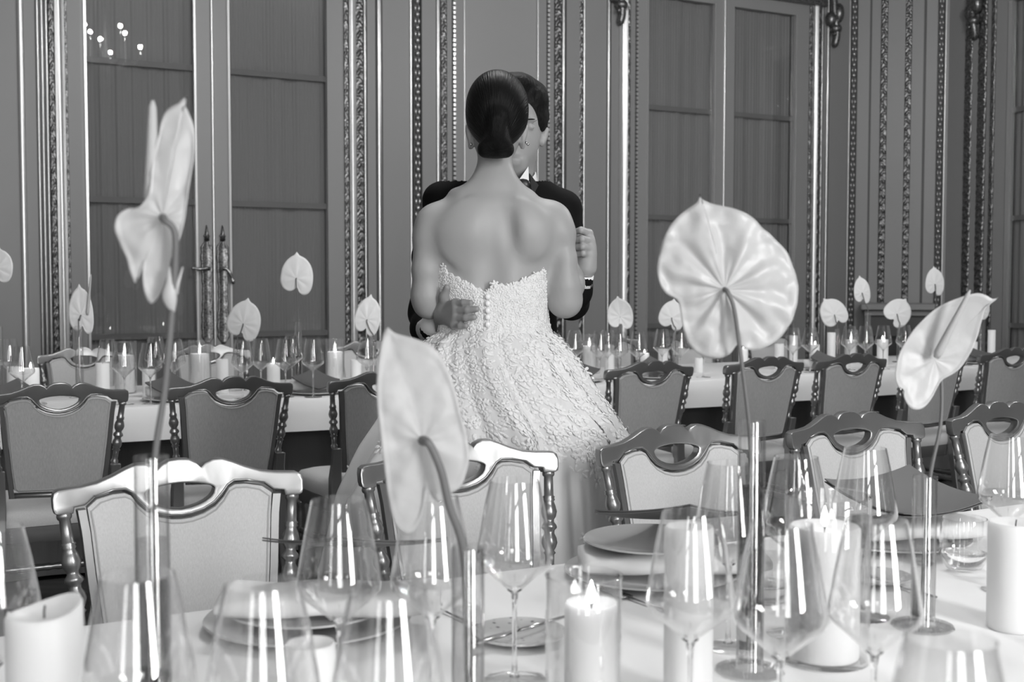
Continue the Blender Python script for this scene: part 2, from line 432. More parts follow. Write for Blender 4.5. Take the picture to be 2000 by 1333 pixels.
farL = [(-60, 36, 'flat', .0), (36, 51, 'light', .0), (51, 72, 'flat', 0), (72, 98, 'reed', .0), (98, 109, 'orn', 0), (109, 128, 'cove', 0), (128, 134, 'orn', 0), (134, 160, 'flat', .0),
        (672, 681, 'orn', 0), (681, 694, 'cove', .0), (694, 710, 'orn', 0), (710, 717, 'gold', 0), (717, 733, 'flat', .012), (733, 748, 'gold', .0), (748, 800, 'flat', .0),
        (800, 806, 'light', 0), (806, 823, 'bead', 0), (823, 850, 'flat', .02), (850, 861, 'gold', .0), (861, 872, 'orn', 0), (872, 883, 'flat', .0), (883, 890, 'dent', 0), (890, 906, 'flat', 0), (906, 909, 'light', 0),
        (909, 1049, 'panel', -.012), (1049, 1052, 'light', 0), (1052, 1067, 'flat', 0), (1067, 1073, 'dent', 0), (1073, 1082, 'flat', 0), (1082, 1096, 'orn', 0), (1096, 1104, 'gold', 0), (1104, 1129, 'flat', .02), (1129, 1138, 'orn', 0), (1138, 1143, 'light', 0),
        (1143, 1184, 'flat', 0), (1184, 1192, 'gold', 0), (1192, 1206, 'flat', .01), (1206, 1222, 'cove', 0), (1222, 1229, 'orn', 0), (1229, 1240, 'flat', 0), (1240, 1245, 'dent', 0),
        (1578, 1583, 'orn', 0), (1583, 1592, 'cove', 0), (1592, 1601, 'orn', 0), (1601, 1606, 'gold', 0), (1606, 1612, 'flat', 0), (1612, 1618, 'gold', 0), (1618, 1656, 'flat', 0)]
for a, b_, k, o in farL: strip(FAR, a, b_, k, out=o)
cantL = [(1656, 1659, 'light', .0), (1659, 1673, 'bead', 0), (1673, 1696, 'flat', .01), (1696, 1700, 'groove', 0), (1700, 1718, 'flat', 0), (1718, 1731, 'orn', 0), (1731, 1765, 'flat', .03), (1765, 1778, 'orn', 0),
         (1778, 1801, 'flat', 0), (1801, 1806, 'groove', 0), (1806, 1828, 'flat', .01), (1828, 1842, 'bead', 0), (1842, 1846, 'light', 0), (1846, 1852, 'flat', 0)]
for a, b_, k, o in cantL: strip(CANT, a, b_, k, out=o)
rightL = [(1850, 1885, 'flat', 0), (1885, 1898, 'orn', 0), (1898, 1910, 'flat', .01), (1910, 1925, 'orn', 0), (1925, 1935, 'flat', 0), (1935, 1942, 'orn', 0)]
for a, b_, k, o in rightL: strip(RIGHT, a, b_, k, out=o)

# ---- french doors: leaf = stiles, rails, curtain, pane, bar shadows
def leaf(idx, L, uo0, ug0, ug1, uo1, gold_l, gold_r, handle=None):
    """outer edge, glass from, glass to, outer edge"""
    root = empty('door_%d' % idx, (0, 0, 0)); root['kind'] = 'structure'
    k = [L.u(x) for x in (uo0, ug0, ug1, uo1)]; zt_ = zt; zb = .35
    b = MB()
    def bar(k0, k1, z0, z1, o0, o1):
        P = [L.pt(kk, oo, z) for z in (z0, z1) for kk, oo in ((k0, o0), (k1, o0), (k1, o1), (k0, o1))]
        b.add(P, [(3, 2, 1, 0), (4, 5, 6, 7)] + [(i, (i+1) % 4, (i+1) % 4+4, i+4) for i in range(4)])
    bar(k[0], k[1], 0, zt_+.1, -.06, .0); bar(k[2], k[3], 0, zt_+.1, -.06, .0)
    bar(k[1], k[2], zt_, zt_+.1, -.06, .0); bar(k[1], k[2], 0, zb, -.06, .0)
    b.build('door_frame', 'stile', root, smooth=False)
    b = MB()
    for z in (.9, 1.8, 2.7): bar(k[1], k[2], z, z+.04, -.043, -.032)
    b.build('muntin_shadow', 'bar', root, smooth=False)  # dark strips stand in for shadows of the outer muntins
    # curtain with gathers
    b = MB(); N = 120; rows = 8; rings = []
    rnd = random.Random(idx)
    ph = [(rnd.uniform(4, 9), rnd.uniform(0, 6)), (rnd.uniform(13, 22), rnd.uniform(0, 6)), (rnd.uniform(34, 50), rnd.uniform(0, 6))]
    vs = []; fsx = []
    for r in range(rows+1):
        z = zb+(zt_-zb)*r/rows
        for i in range(N+1):
            x = i/N; d = .008*math.sin(x*ph[0][0]*2+ph[0][1]) + .006*math.sin(x*ph[1][0]*2+ph[1][1]) + (.002+.004*(r == rows))*math.sin(x*ph[2][0]*4+ph[2][1])
            vs.append(L.pt(k[1]+(k[2]-k[1])*x, -.07+d, z))
    for r in range(rows):
        for i in range(N): a = r*(N+1)+i; fsx.append((a, a+1, a+N+2, a+N+1))
    b.add(vs, fsx); b.build('sheer_curtain', 'curtain', root)
    b = MB(); bar(k[1], k[2], zb, zt_, -.024, -.018); b.build('window_pane', 'pane', root, smooth=False)
    for kk, w_ in ((k[1], gold_l), (k[2], gold_r)):
        if w_: 
            b = MB(); bar(kk-w_/2, kk+w_/2, zb, zt_, -.02, .012); b.build('gilt_bead', 'gilt_light', root, smooth=False)
    return root
d1 = leaf(1, FAR, 160, 169, 382, 413, .014, .014)
d2 = leaf(2, FAR, 418, 448, 640, 672, .014, .0)
d3 = leaf(3, FAR, 1245, 1264, 1394, 1412, .008, .012)
d4 = leaf(4, FAR, 1415, 1433, 1552, 1578, 0, .014)
d5 = leaf(5, RIGHT, 1942, 1970, 2060, 2100, .035, 0)
strip(FAR, 412.5, 418.5, 'light', out=.004); strip(FAR, 1411.5, 1415.5, 'light', out=.004)
for a, b_, L in ((134, 700, FAR), (1229, 1606, FAR), (1920, 2100, RIGHT)):
    k0, k1 = L.u(a), L.u(b_)
    e = extrude(L, [(k0, -.1), (k0, .02), (k1, .02), (k1, -.1)], zt+.16, HZ, 'wall', trim_name(), smooth=False); struct(e)
    e = extrude(L, [(k0, -.1), (k0, .05), (k1, .05), (k1, -.1)], zt+.1, zt+.16, 'gilt_dark', trim_name(), smooth=False); struct(e)
# carved consoles at the top corners of the door surrounds
def console(L, u, v, name):
    k = L.u(u); z = atn(u, v, 8.0).z if L is FAR else at(u, v, L.pt(L.u(u)).y).z
    b = MB(); c = L.pt(k, .05, z)
    b.sph(c, .05, 12, 8, (1.1, 1, .9)); b.sph(L.pt(k-.05, .04, z+.08), .05, 12, 8, (1, 1, 1.4)); b.sph(L.pt(k+.03, .05, z+.14), .055, 12, 8, (.9, 1, 1.6))
    pts = [L.pt(k, .03, z-.16), L.pt(k+.01, .05, z-.08), L.pt(k, .06, z), L.pt(k-.02, .05, z+.15), L.pt(k-.02, .04, z+.4)]
    b.tube(spline(pts, 16), [.012]+[.03]*15+[.045], 8)
    for q in range(5): b.sph(L.pt(k-.03+.015*q, .07, z-.05+.06*q), .02, 8, 5)
    o = b.build(trim_name(), 'gilt_dark'); struct(o)
console(FAR, 1205, 12, ''); console(FAR, 1622, 58, ''); console(RIGHT, 1905, 42, '')

# ---- espagnolette plates and lever handles on the left pair
def handle_set(u, root, side):
    k = FAR.u(u); zc = atn(u, 525, 8).z; z0 = atn(u, 672, 8).z; z1 = atn(u, 470, 8).z
    b = MB(); w_ = .088; rows = 46; rings = []
    for r in range(rows+1):
        t = r/rows; z = z0+(z1-z0)*t
        ww = w_/2*(.80+.12*abs(math.sin(t*PI*9))+.10*math.sin(t*PI*3))
        if t < .06: ww *= .35+t*10
        if t > .94: ww *= .35+(1-t)*10
        rings.append([FAR.pt(k-ww, .001, z), FAR.pt(k-ww*.8, .012, z), FAR.pt(k-ww*.6, .006, z), FAR.pt(k, .005+.002*math.sin(t*40), z), FAR.pt(k+ww*.6, .006, z), FAR.pt(k+ww*.8, .012, z), FAR.pt(k+ww, .001, z)])
    b.loft(rings)
    zt2 = atn(u, 440, 8).z
    b.tube([FAR.pt(k, .006, z1), FAR.pt(k, .008, (z1+zt2)/2), FAR.pt(k, .004, zt2)], [.02, .013, .003], 8, )
    for q in (-1, 1): b.sph(FAR.pt(k+q*.014, .008, z1+.03), .009, 8, 5)
    b.build('handle_plate', 'gilt_dark', root)
    b = MB(); c = FAR.pt(k, .03, zc)
    b.tube([FAR.pt(k, .0, zc), FAR.pt(k, .05, zc)], .014, 12); 
    if side < 0: pts = [FAR.pt(k, .05, zc+.005), FAR.pt(k-.05, .055, zc-.004), FAR.pt(k-.09, .05, zc), FAR.pt(k-.115, .05, zc+.002)]
    else: pts = [FAR.pt(k, .05, zc+.005), FAR.pt(k+.03, .055, zc-.02), FAR.pt(k+.05, .055, zc-.07), FAR.pt(k+.06, .05, zc-.105)]
    b.tube(spline(pts, 12), [.011, .012, .010, .009, .012, .013, .011, .009, .008, .012, .014, .012, .008], 10)
    b.build('lever_handle', 'gilt', root)
handle_set(401, d1, -1); handle_set(432, d2, 1)

# ---- low mantel in the canted corner
mt = empty('mantelpiece', CANT.pt(CANT.u(1757), .2, 0), a45, 'dark stone mantelpiece with a narrow shelf in the canted corner behind the far table', 'mantelpiece')
zsh = at(1745, 592, CANT.pt(CANT.u(1745)).y).z
b = MB(); b.box((0, 0, zsh-.03), (.62, .34, .06), 0, .008); b.box((0, .02, zsh-.085), (.56, .28, .05), 0, .006); b.build('shelf', 'wall', mt, auto=30)
b = MB(); b.box((0, .03, zsh-.2), (.54, .24, .18), 0, .004); b.build('frieze', 'groove', mt, auto=30)
for sx in (-1, 1):
    b = MB(); b.box((sx*.24, .04, (zsh-.29)/2), (.07, .22, zsh-.29), 0, .006); b.build('jamb', 'stile', mt, auto=30)
b = MB(); b.box((0, .1, (zsh-.29)/2), (.41, .08, zsh-.29)); b.build('firebox', 'black', mt, smooth=False)

# ================================================================== TABLES
def table(name, s0, s1, n0, n1, label, cl_label, drop):
    root = empty(name, R((s0+s1)/2, (n0+n1)/2, 0), TH, label, 'table')
    L_, W_ = s1-s0, n1-n0
    b = MB(); b.box((0, 0, T-.03), (L_-.06, W_-.06, .03)); b.build('tabletop', 'black', root, smooth=False)
    for sx in (-1, 1):
        for sy in (-1, 1):
            b = MB(); b.tube([(sx*(L_/2-.3), sy*(W_/2-.2), 0), (sx*(L_/2-.3), sy*(W_/2-.2), T-.05)], .03, 10); b.build('leg', 'black', root)
    b = MB(); ring = []
    N = 160
    per = [( -L_/2+.1+ (L_-.2)*i/N, -W_/2+.1) for i in range(N)] + [(L_/2-.1, -W_/2+.1+(W_-.2)*i/20) for i in range(20)] + [(L_/2-.1-(L_-.2)*i/N, W_/2-.1) for i in range(N)] + [(-L_/2+.1, W_/2-.1-(W_-.2)*i/20) for i in range(20)]
    rings = []
    for z, a in ((.02, .02), (.3, .012), (T-.05, .002)):
        rings.append([(x + a*math.sin(i*.9), y + a*math.sin(i*.7+1), z) for i, (x, y) in enumerate(per)])
    b.loft(rings, cap=False); b.build('underskirt', 'underskirt', root)
    # cloth
    b = MB(); N = 200
    def rect(g_, z, wob):
        a, c = L_/2+g_, W_/2+g_; o = []
        for i in range(N): o.append((-a+2*a*i/N, -c))
        for i in range(30): o.append((a, -c+2*c*i/30))
        for i in range(N): o.append((a-2*a*i/N, c))
        for i in range(30): o.append((-a, c-2*c*i/30))
        return [(x + wob*math.sin(i*.23)*.5, y + wob*(math.sin(i*.31)+.6*math.sin(i*.117+1)), z+wob*.3*math.sin(i*.05)) for i, (x, y) in enumerate(o)]
    rings = [rect(-.02, T-.009, 0), rect(-.02, T, 0), rect(0, T-.002, 0), rect(.006, T-.012, 0), rect(.01, T-drop*.5, .006), rect(.014, T-drop, .012), rect(.011, T-drop, .012), rect(.004, T-.02, 0), rect(-.01, T-.010, 0)]
    o0 = len(b.v); b.loft(rings, cap=False)
    n = len(rings[0])
    b.add([(-L_/2+.02, -W_/2+.02, T), (L_/2-.02, -W_/2+.02, T), (L_/2-.02, W_/2-.02, T), (-L_/2+.02, W_/2-.02, T)], [(0, 1, 2, 3)])
    o = b.build('tablecloth', 'cloth', auto=50); o.location = root.location; o.rotation_euler = (0, 0, TH)
    tag(o, cl_label, 'tablecloth')
table('banquet_table', -1.6, 3.4, .78, 1.90, 'long banquet table in the foreground under a bright white cloth', 'bright white tablecloth over the foreground table, set with candles and big glasses', .16)
table('banquet_table', -.4, 7.4, 5.2, 6.3, 'long banquet table behind the couple with a dark underskirt', 'white tablecloth over the long table behind the couple', .15)

# ================================================================== CHAIRS
def chair_proto():
    root = empty('dining_chair', (0, 0, 0), 0, 'x', 'chair')
    half_top = [(0, .920), (.020, .9185), (.035, .911), (.043, .902), (.050, .909), (.066, .916), (.085, .916), (.105, .909), (.130, .898), (.160, .888), (.190, .884), (.215, .883), (.232, .882), (.2405, .877), (.243, .866), (.2425, .848), (.240, .839), (.234, .8355)]
    lowR = [(.205, .8355), (.203, .846), (.183, .848), (.165, .862), (.130, .868), (.108, .868), (.096, .862), (.084, .844), (.067, .827), (.044, .815), (.020, .8085), (0, .807)]
    def yb(x): return .034*(abs(x)/.24)**1.7
    top = [(-x, z) for x, z in reversed(half_top[1:])] + half_top
    low = lowR + [(-x, z) for x, z in reversed(lowR[:-1])]
    outline = top + low
    hole = []
    for i in range(24):
        a = 2*PI*i/24; ca, sa = math.cos(a), math.sin(a)
        hole.append((.067*ca, .858 + (.014*sa if sa > 0 else .036*sa)*(1-.12*abs(ca))))
    # triangulate outline with hole, then solidify by hand with a small bevel
    me = bpy.data.meshes.new('t'); bm = bmesh.new()
    def loop(P):
        vs = [bm.verts.new((x, 0, z)) for x, z in P]; return [bm.edges.new((vs[i], vs[(i+1) % len(vs)])) for i in range(len(vs))]
    es = loop(outline) + loop(hole)
    r = bmesh.ops.triangle_fill(bm, edges=es, use_beauty=True, use_dissolve=False)
    bmesh.ops.recalc_face_normals(bm, faces=bm.faces)
    ext = bmesh.ops.extrude_face_region(bm, geom=bm.faces[:])
    nv = [v for v in ext['geom'] if isinstance(v, bmesh.types.BMVert)]
    for v in bm.verts: v.co.y = -.014
    for v in nv: v.co.y = .014
    bmesh.ops.recalc_face_normals(bm, faces=bm.faces)
    sharp = [e for e in bm.edges if len(e.link_faces) == 2 and e.calc_face_angle(0) > 1.2 and abs(e.verts[0].co.y-e.verts[1].co.y) < .001]
    bmesh.ops.bevel(bm, geom=sharp, offset=.005, segments=2, affect='EDGES', profile=.5)
    LEAN = .19   # top leans back
    def lean(x, y, z): return (x, y + yb(x) - (z-.46)*LEAN, z)
    for v in bm.verts: v.co = lean(*v.co)
    bm.to_mesh(me); bm.free(); me.name = 'top_rail'
    for p in me.polygons: p.use_smooth = True
    me.set_sharp_from_angle(angle=math.radians(32)); me.materials.append(M['chair_wood'])
    o = bpy.data.objects.new('top_rail', me); COL.objects.link(o); o.parent = root; wn = o.modifiers.new('weighted', 'WEIGHTED_NORMAL'); wn.keep_sharp = True; wn.weight = 100
    # raised U moulding round the opening
    for sy in (-1, 1):
        pts = [(-.165, .8635), (-.130, .872), (-.106, .872), (-.093, .864), (-.081, .849), (-.066, .833), (-.044, .8205), (-.020, .8145), (0, .813)]
        pts = pts + [(-x, z) for x, z in reversed(pts[:-1])]
        b = MB(); b.tube([lean(x, sy*.0145, z) for x, z in pts], .0022, 6); b.build('rail_moulding', 'chair_wood', o)
    # upholstered panel: frame outline (top follows the rail) -> padded
    def panel_pts(inset):
        tp = [(x, z-.0015) for x, z in lowR[2:]]; P = [(x - inset*(1 if x > .15 else 0), z-inset) for x, z in tp]
        right = [(.178-inset, .80), (.170-inset, .70), (.160-inset, .60), (.152-inset, .53+inset), (.135, .522+inset), (0, .520+inset)]
        seq = [( -x, z) for x, z in P][::-1]
        allp = [(-x, z) for x, z in right[::-1]][:]  # bottom centre -> left top
        left_side = [(-x, z) for x, z in right][::-1]
        return (left_side[1:] + [(-x, z) for x, z in P] )+ [(x, z) for x, z in reversed(P[:-1])] + right
    for sy in (-1, 1):
        b = MB(); P0 = panel_pts(.004); P1 = panel_pts(.010); P2 = panel_pts(.030); n = len(P0)
        def cen(P, k): return [( x*k, .68+(z-.68)*k) for x, z in P]
        rings = [[lean(x, sy*.004, z) for x, z in P0], [lean(x, sy*.012, z) for x, z in P0], [lean(x, sy*.0155, z) for x, z in P1]]
        b.loft(rings, cap=False)
        bm2 = bmesh.new(); vs = [bm2.verts.new(lean(x, sy*.0155, z)) for x, z in P1]
        bm2.faces.new(vs); bmesh.ops.triangulate(bm2, faces=bm2.faces[:]); bm2.verts.index_update()
        b.add([v.co for v in bm2.verts], [tuple(v.index for v in f.verts) for f in bm2.faces]); bm2.free()
        b.build('back_panel', 'linen' if sy > 0 else 'linen_back', root, smooth=False)
        b = MB(); b.tube([lean(x, sy*.0155, z) for x, z in P1]+[lean(P1[0][0], sy*.0155, P1[0][1])], .0017, 5); b.build('piping', 'piping', root)
    # inner wooden frame: stiles beside the panel and bottom bar
    for sx in (-1, 1):
        b = MB(); rings = []
        for x, z in [(.192, .84), (.186, .80), (.178, .70), (.168, .60), (.160, .53), (.157, .505)]:
            rings.append([lean(sx*(x-.010), -.011, z), lean(sx*(x+.005), -.011, z), lean(sx*(x+.008), 0, z), lean(sx*(x+.005), .011, z), lean(sx*(x-.010), .011, z)])
        b.loft(rings); b.build('stile', 'chair_wood', root, auto=30)
    b = MB(); b.tube([lean(-.165, 0, .512), lean(0, -.002, .508), lean(.165, 0, .512)], .011, 8); b.build('lower_rail', 'chair_wood', root)
    # turned spindles
    prof = [(0, .0125), (.006, .0145), (.011, .0135), (.014, .0105), (.055, .0112), (.058, .0145), (.061, .0125), (.064, .0145), (.068, .0115), (.078, .0155), (.090, .0185), (.101, .016), (.108, .0115), (.113, .0115), (.120, .0170), (.126, .0180), (.131, .0125), (.138, .0118), (.147, .0165), (.158, .0185), (.168, .0150), (.175, .0105), (.180, .0145), (.184, .0105), (.215, .010), (.220, .0135), (.226, .0135), (.235, .011)]
    for sx in (-1, 1):
        top_ = Vector(lean(sx*.222, 0, .838)); bot = Vector(lean(sx*.197, .012, .600)); d = (bot-top_); Ln = d.length; d.normalize()
        q = Vector((0, 0, 1)).rotation_difference(d).to_matrix()
        b = MB(); b.lathe([(r, z*Ln/.235) for z, r in prof], top_, 16, q); b.build('spindle', 'chair_wood', root)
    # rear legs: block, curve and splay
    for sx in (-1, 1):
        b = MB(); rings = []
        for x, y, z, h in [(.197, -.012, .605, .017), (.196, .0, .55, .018), (.198, .01, .48, .022), (.20, .005, .40, .022), (.205, -.02, .2, .018), (.21, -.055, 0, .014)]:
            rings.append([(sx*x+a*h, y+c*h-.01, z) for a, c in ((-1, -.8), (-.8, -1), (.8, -1), (1, -.8), (1, .8), (.8, 1), (-.8, 1), (-1, .8))])
        b.loft(rings); b.build('leg', 'chair_wood', root, auto=40)
    # seat
    b = MB(); rings = []
    def seat_ring(k, z, dz=0): return [( (a*(.215 if y_ < .2 else .245)-a*k), .01+k+(y_*(.43-2*k)), z) for a, y_ in ((-1, 0), (1, 0), (1, .5), (1, 1), (-1, 1), (-1, .5))]
    def sr(k, z):
        o = []
        for i in range(48):
            a = 2*PI*i/48; ca, sa = math.cos(a), math.sin(a); e = .28
            x = math.copysign(abs(ca)**e, ca); y = math.copysign(abs(sa)**e, sa); wd = .215+.03*(y+1)/2
            o.append((x*(wd-k), .215+y*(.215-k), z))
        return o
    b.loft([sr(.004, .395), sr(0, .41), sr(0, .445), sr(.012, .462), sr(.05, .474), sr(.12, .48)]); b.build('seat', 'linen', root, auto=60)
    b = MB(); b.loft([sr(.008, .335), sr(.004, .34), sr(.004, .392), sr(.008, .395)]); b.build('seat_frame', 'chair_wood', root, auto=40)
    lp = [(0, .02), (.02, .022), (.03, .016), (.06, .02), (.1, .024), (.14, .018), (.16, .022), (.17, .014), (.26, .012), (.28, .018), (.29, .012), (.325, .010), (.335, .013)]
    for sx in (-1, 1):
        b = MB(); b.lathe([(r, .335-z) for z, r in lp], (sx*.215, .40, 0), 14); b.build('leg', 'chair_wood', root)
    sp = [(i/24, .010+.005*abs(math.sin(i*1.3))) for i in range(25)]
    for a, c in (((-.208, -.02, .2), (-.215, .4, .2)), ((.208, -.02, .2), (.215, .4, .2)), ((-.21, .2, .2), (.21, .2, .2))):
        a, c = Vector(a), Vector(c); b = MB(); b.tube([a.lerp(c, t) for t, r in sp], [r for t, r in sp], 10); b.build('stretcher', 'chair_wood', root)
    return root
CH = chair_proto()
RAILY = -(.86-.46)*.19
def place_chair(x, y, facing, label, group, first=[True], dth=0.0):
    rz = (TH if facing > 0 else TH+PI) + dth
    off = Matrix.Rotation(rz, 3, 'Z') @ Vector((0, RAILY, 0))
    loc = (x-off.x, y-off.y, 0)
    if first[0]:
        first[0] = False; CH.location = loc; CH.rotation_euler = (0, 0, rz); CH['label'] = label; CH['group'] = group; return CH
    return copy_tree(CH, loc, rz, label, group)
NEAR = [(-.667, 2.329), (-.128, 2.618), (.401, 2.901), (.923, 3.20), (1.446, 3.474)]
nl = ['gilt chair with pale linen back nearest the camera, behind the tall slim vase at left', 'gilt linen-backed chair directly in front of the white gown, behind the drooping flower',
      'gilt linen-backed chair just right of the gown, left of the big round flower stem', 'gilt linen-backed chair behind the dark menu folder at right', 'gilt linen-backed chair cut by the right edge of the picture, at the near table']
for (x, y), l in zip(NEAR, nl): place_chair(x, y, -1, l, 'chairs along the near table')
FARC = [(-1.610, 4.152), (-1.061, 4.443), (-.506, 4.738), (.648, 5.345), (1.241, 5.650), (1.736, 5.919), (2.26, 6.20), (2.778, 6.473)]
fl = ['chair seen from behind at the far table, cut by the left picture edge', 'chair seen from behind at the far table, second from the left, under the door handles', 'chair seen from behind, half hidden by the drooping near flower, left of the gown',
      'chair seen from behind just right of the skirt at the far table', 'chair seen from behind at the far table, crossed by the big flower stem', 'chair seen from behind at the far table, between the two large flowers', 'chair seen from behind at the far table, mostly hidden by the tilted right-hand flower', 'rightmost chair seen from behind at the far table, cut by the picture edge']
for (x, y), l in zip(FARC, fl): place_chair(x, y, 1, l, 'chairs on the near side of the far table, backs to the camera')
OPP = [(.94, 'left'), (1.62, ''), (2.6, ''), (4.35, ''), (5.05, ''), (5.75, '')]
ol = ['chair across the far table behind the narrow side-on flower at left', 'chair across the far table behind the candle in a glass, below the door handles', 'chair across the far table just left of the couple', 'chair across the far table, just right of the couple', 'chair across the far table behind the small flower right of the couple', 'chair across the far table behind the big round flower']
for (s, _), l in zip(OPP, ol):
    p = R(s, 6.80); place_chair(p.x, p.y, -1, l, 'chairs on the wall side of the far table')
#@PART2
# ================================================================== PEOPLE
def w3(u, v, Y): p = at(u, v, Y); return (p.x, p.y, p.z)
def jr(u, v, Y, r): p = at(u, v, Y); return (p.x, p.y, p.z, r)
YB = 3.10
bc = at(966, 600, YB)                                   # bride's waist centre
bride = empty('person', (bc.x, bc.y, 0), 0, 'woman seen from behind in a strapless white lace gown, dark hair in a low bun', 'person')
def to_local(o, root):                                  # mesh built in world space, parented to a root
    o.parent = root; o.matrix_parent_inverse = Matrix.Translation(-root.location)
# --- body: one continuous surface (torso, neck, head, ears, arms)
c = at(966, 480, YB)
S = SDF((c.x-.29, 2.86, .98), (c.x+.29, 3.50, 1.90), .0062)
S.F = S.el(w3(961, 478, 3.12), (.150, .098, .215))                                          # rib cage
S.u(S.rc(w3(880, 438, 3.11), w3(1050, 434, 3.11), .051, .051, (1, 1.0, 1)), .03)             # shoulder girdle
S.u(S.el(w3(965, 452, 3.10), (.12, .09, .085)), .04)
S.u(S.el(w3(966, 600, 3.12), (.116, .088, .11)), .08)                                        # waist
S.u(S.el(w3(966, 690, 3.13), (.155, .11, .11)), .08)                                         # hips
S.u(S.rc(w3(967, 292, 3.135), w3(965, 368, 3.105), .0475, .046), .025)                         # neck
S.u(S.rc(w3(952, 388, 3.09), w3(872, 418, 3.10), .016, .018), .025)                          # trapezius
S.u(S.rc(w3(981, 388, 3.09), w3(1066, 416, 3.10), .016, .018), .025)
for P in ([jr(847, 431, 3.105, .041), jr(837, 470, 3.10, .0395), jr(833, 526, 3.095, .0375), jr(833, 575, 3.10, .0385), jr(838, 592, 3.11, .037)],
          [jr(1082, 427, 3.105, .041), jr(1095, 462, 3.10, .0365), jr(1103, 506, 3.095, .0305), jr(1103, 558, 3.10, .0405), jr(1103, 586, 3.11, .0415)]):
    S.chain(P[:2], .04); S.chain(P[1:], .012)
S.chain([jr(838, 592, 3.11, .036), jr(856, 560, 3.22, .033), jr(868, 520, 3.33, .024)], .03)   # left forearm, raised forward
S.chain([jr(1104, 590, 3.11, .038), jr(1114, 556, 3.18, .033), jr(1125, 510, 3.235, .023), jr(1131, 486, 3.245, .024)], .03)
S.chain([jr(1131, 486, 3.245, .024), jr(1134, 466, 3.245, .020)], .02)
# head, jaw, ears
S.u(S.el(w3(970, 240, 3.15), (.068, .085, .098)), .02)
S.u(S.rc(w3(970, 282, 3.18), w3(970, 300, 3.22), .048, .03), .03)
# shoulder blades, spine furrow, armpit folds
S.u(S.rc(w3(915, 450, 3.062), w3(842, 446, 3.092), .034, .032), .04); S.u(S.rc(w3(1015, 448, 3.062), w3(1088, 444, 3.092), .034, .032), .04)
S.u(S.rc(w3(862, 490, 3.09), w3(880, 560, 3.10), .030, .022), .03); S.u(S.rc(w3(1062, 488, 3.09), w3(1052, 560, 3.10), .030, .022), .03)
S.u(S.el(w3(897, 452, 3.048), (.034, .018, .066), ('Y', .25)), .05)
S.u(S.el(w3(1036, 447, 3.044), (.038, .022, .070), ('Y', -.25)), .045)
S.sub(S.rc(w3(968, 415, 2.998), w3(957, 580, 3.006), .012, .020), .05)
S.sub(S.el(w3(995, 452, 2.998), (.015, .026, .062), ('Y', -.10)), .035)
S.sub(S.el(w3(889, 320, 3.10), (.051, .12, .059)), .02); S.sub(S.el(w3(1045, 322, 3.10), (.051, .12, .061)), .02)
for sx, uu in ((-1, 916), (1, 1024)):
    S.u(S.el(w3(uu, 262, 3.145), (.0085, .017, .030), ('Y', sx*.20)), .008)
    S.u(S.el(w3(uu-sx*3, 285, 3.15), (.007, .010, .012)), .008)
body = S.mesh('body', 'skin'); to_local(body, bride)
# --- hair: smooth cap drawn into a low bun
S = SDF((c.x-.13, 2.93, 1.50), (c.x+.14, 3.28, 1.90), .005)
S.F = S.el(w3(971, 212, 3.125), (.0835, .100, .101))
S.u(S.rc(w3(970, 238, 3.11), w3(968, 278, 3.07), .068, .040), .03)
S.u(S.rc(w3(948, 292, 3.03), w3(988, 292, 3.03), .0215, .0215, (1, 1.3, 1)), .005)
S.u(S.rc(w3(972, 232, 3.028), w3(970, 280, 3.03), .020, .026), .025)
pb = at(968, 300, 3.03)
hair_strands(M['hair'], pb.x, pb.z)
hair = S.mesh('hair', 'hair'); to_local(hair, bride)
# earrings
for uu, vv in ((920, 282), (1028, 279), (1031, 282)):
    b = MB(); p = at(uu, vv, 3.12); b.sph(p, .004, 8, 6); to_local(b.build('earring', 'ring'), bride)
# --- bodice: shell over the torso, cut along the scalloped lace neckline
neck = [(846, 512), (862, 521), (880, 541), (905, 553), (928, 565), (944, 573), (951, 578), (957, 566), (964, 556), (972, 560), (1000, 561), (1030, 548), (1056, 533), (1074, 516), (1085, 504), (1100, 500)]
S = SDF((c.x-.2, 2.97, 1.08), (c.x+.2, 3.27, 1.36), .004)
S.F = S.el(w3(961, 478, 3.12), (.158, .098, .215))
S.u(S.el(w3(966, 600, 3.12), (.116, .088, .11)), .08)
S.u(S.el(w3(966, 690, 3.13), (.155, .11, .11)), .08)
nz = vn(S.X, S.Y*.6, S.Z, 95); nz2 = vn(S.X+3, S.Y, S.Z+5, 190)
S.F = S.F - .0070 - .0022*(np.abs(nz-.5)*2) - .0014*nz2
nx = [at(u_, v_, 3.03).x for u_, v_ in neck]; nzv = [at(u_, v_, 3.03).z for u_, v_ in neck]
top = np.interp(S.X, nx, nzv) + .007*np.abs(np.sin(S.X*170)) + .006*nz + np.where(S.Y > 3.12, .03, 0)
S.F = np.maximum(S.F, (S.Z-top)*.7)
bod = S.mesh('bodice', 'lace'); to_local(bod, bride)
from mathutils.bvhtree import BVHTree
bt = BVHTree.FromPolygons([v.co for v in bod.data.vertices], [tuple(p.vertices) for p in bod.data.polygons])
rb = random.Random(3); mb = MB()
def lace_patch(ctr, tu, tv, nn, cx, cy, la, lb, an, lift):
    N = 9; o = len(mb.v); mb.v.append(tuple(ctr+tu*cx+tv*cy+nn*(lift+.0006)))
    for i in range(N):
        a = 2*PI*i/N; x = la*math.cos(a); y = lb*math.sin(a)*(1+.35*math.cos(a))
        mb.v.append(tuple(ctr+tu*(cx+x*math.cos(an)-y*math.sin(an))+tv*(cy+x*math.sin(an)+y*math.cos(an))+nn*(lift-.0006)))
    for i in range(N): mb.f.append((o, o+1+i, o+1+(i+1) % N))
zlo, zhi = at(966, 650, 3.0).z, at(966, 500, 3.0).z; zz_ = zlo
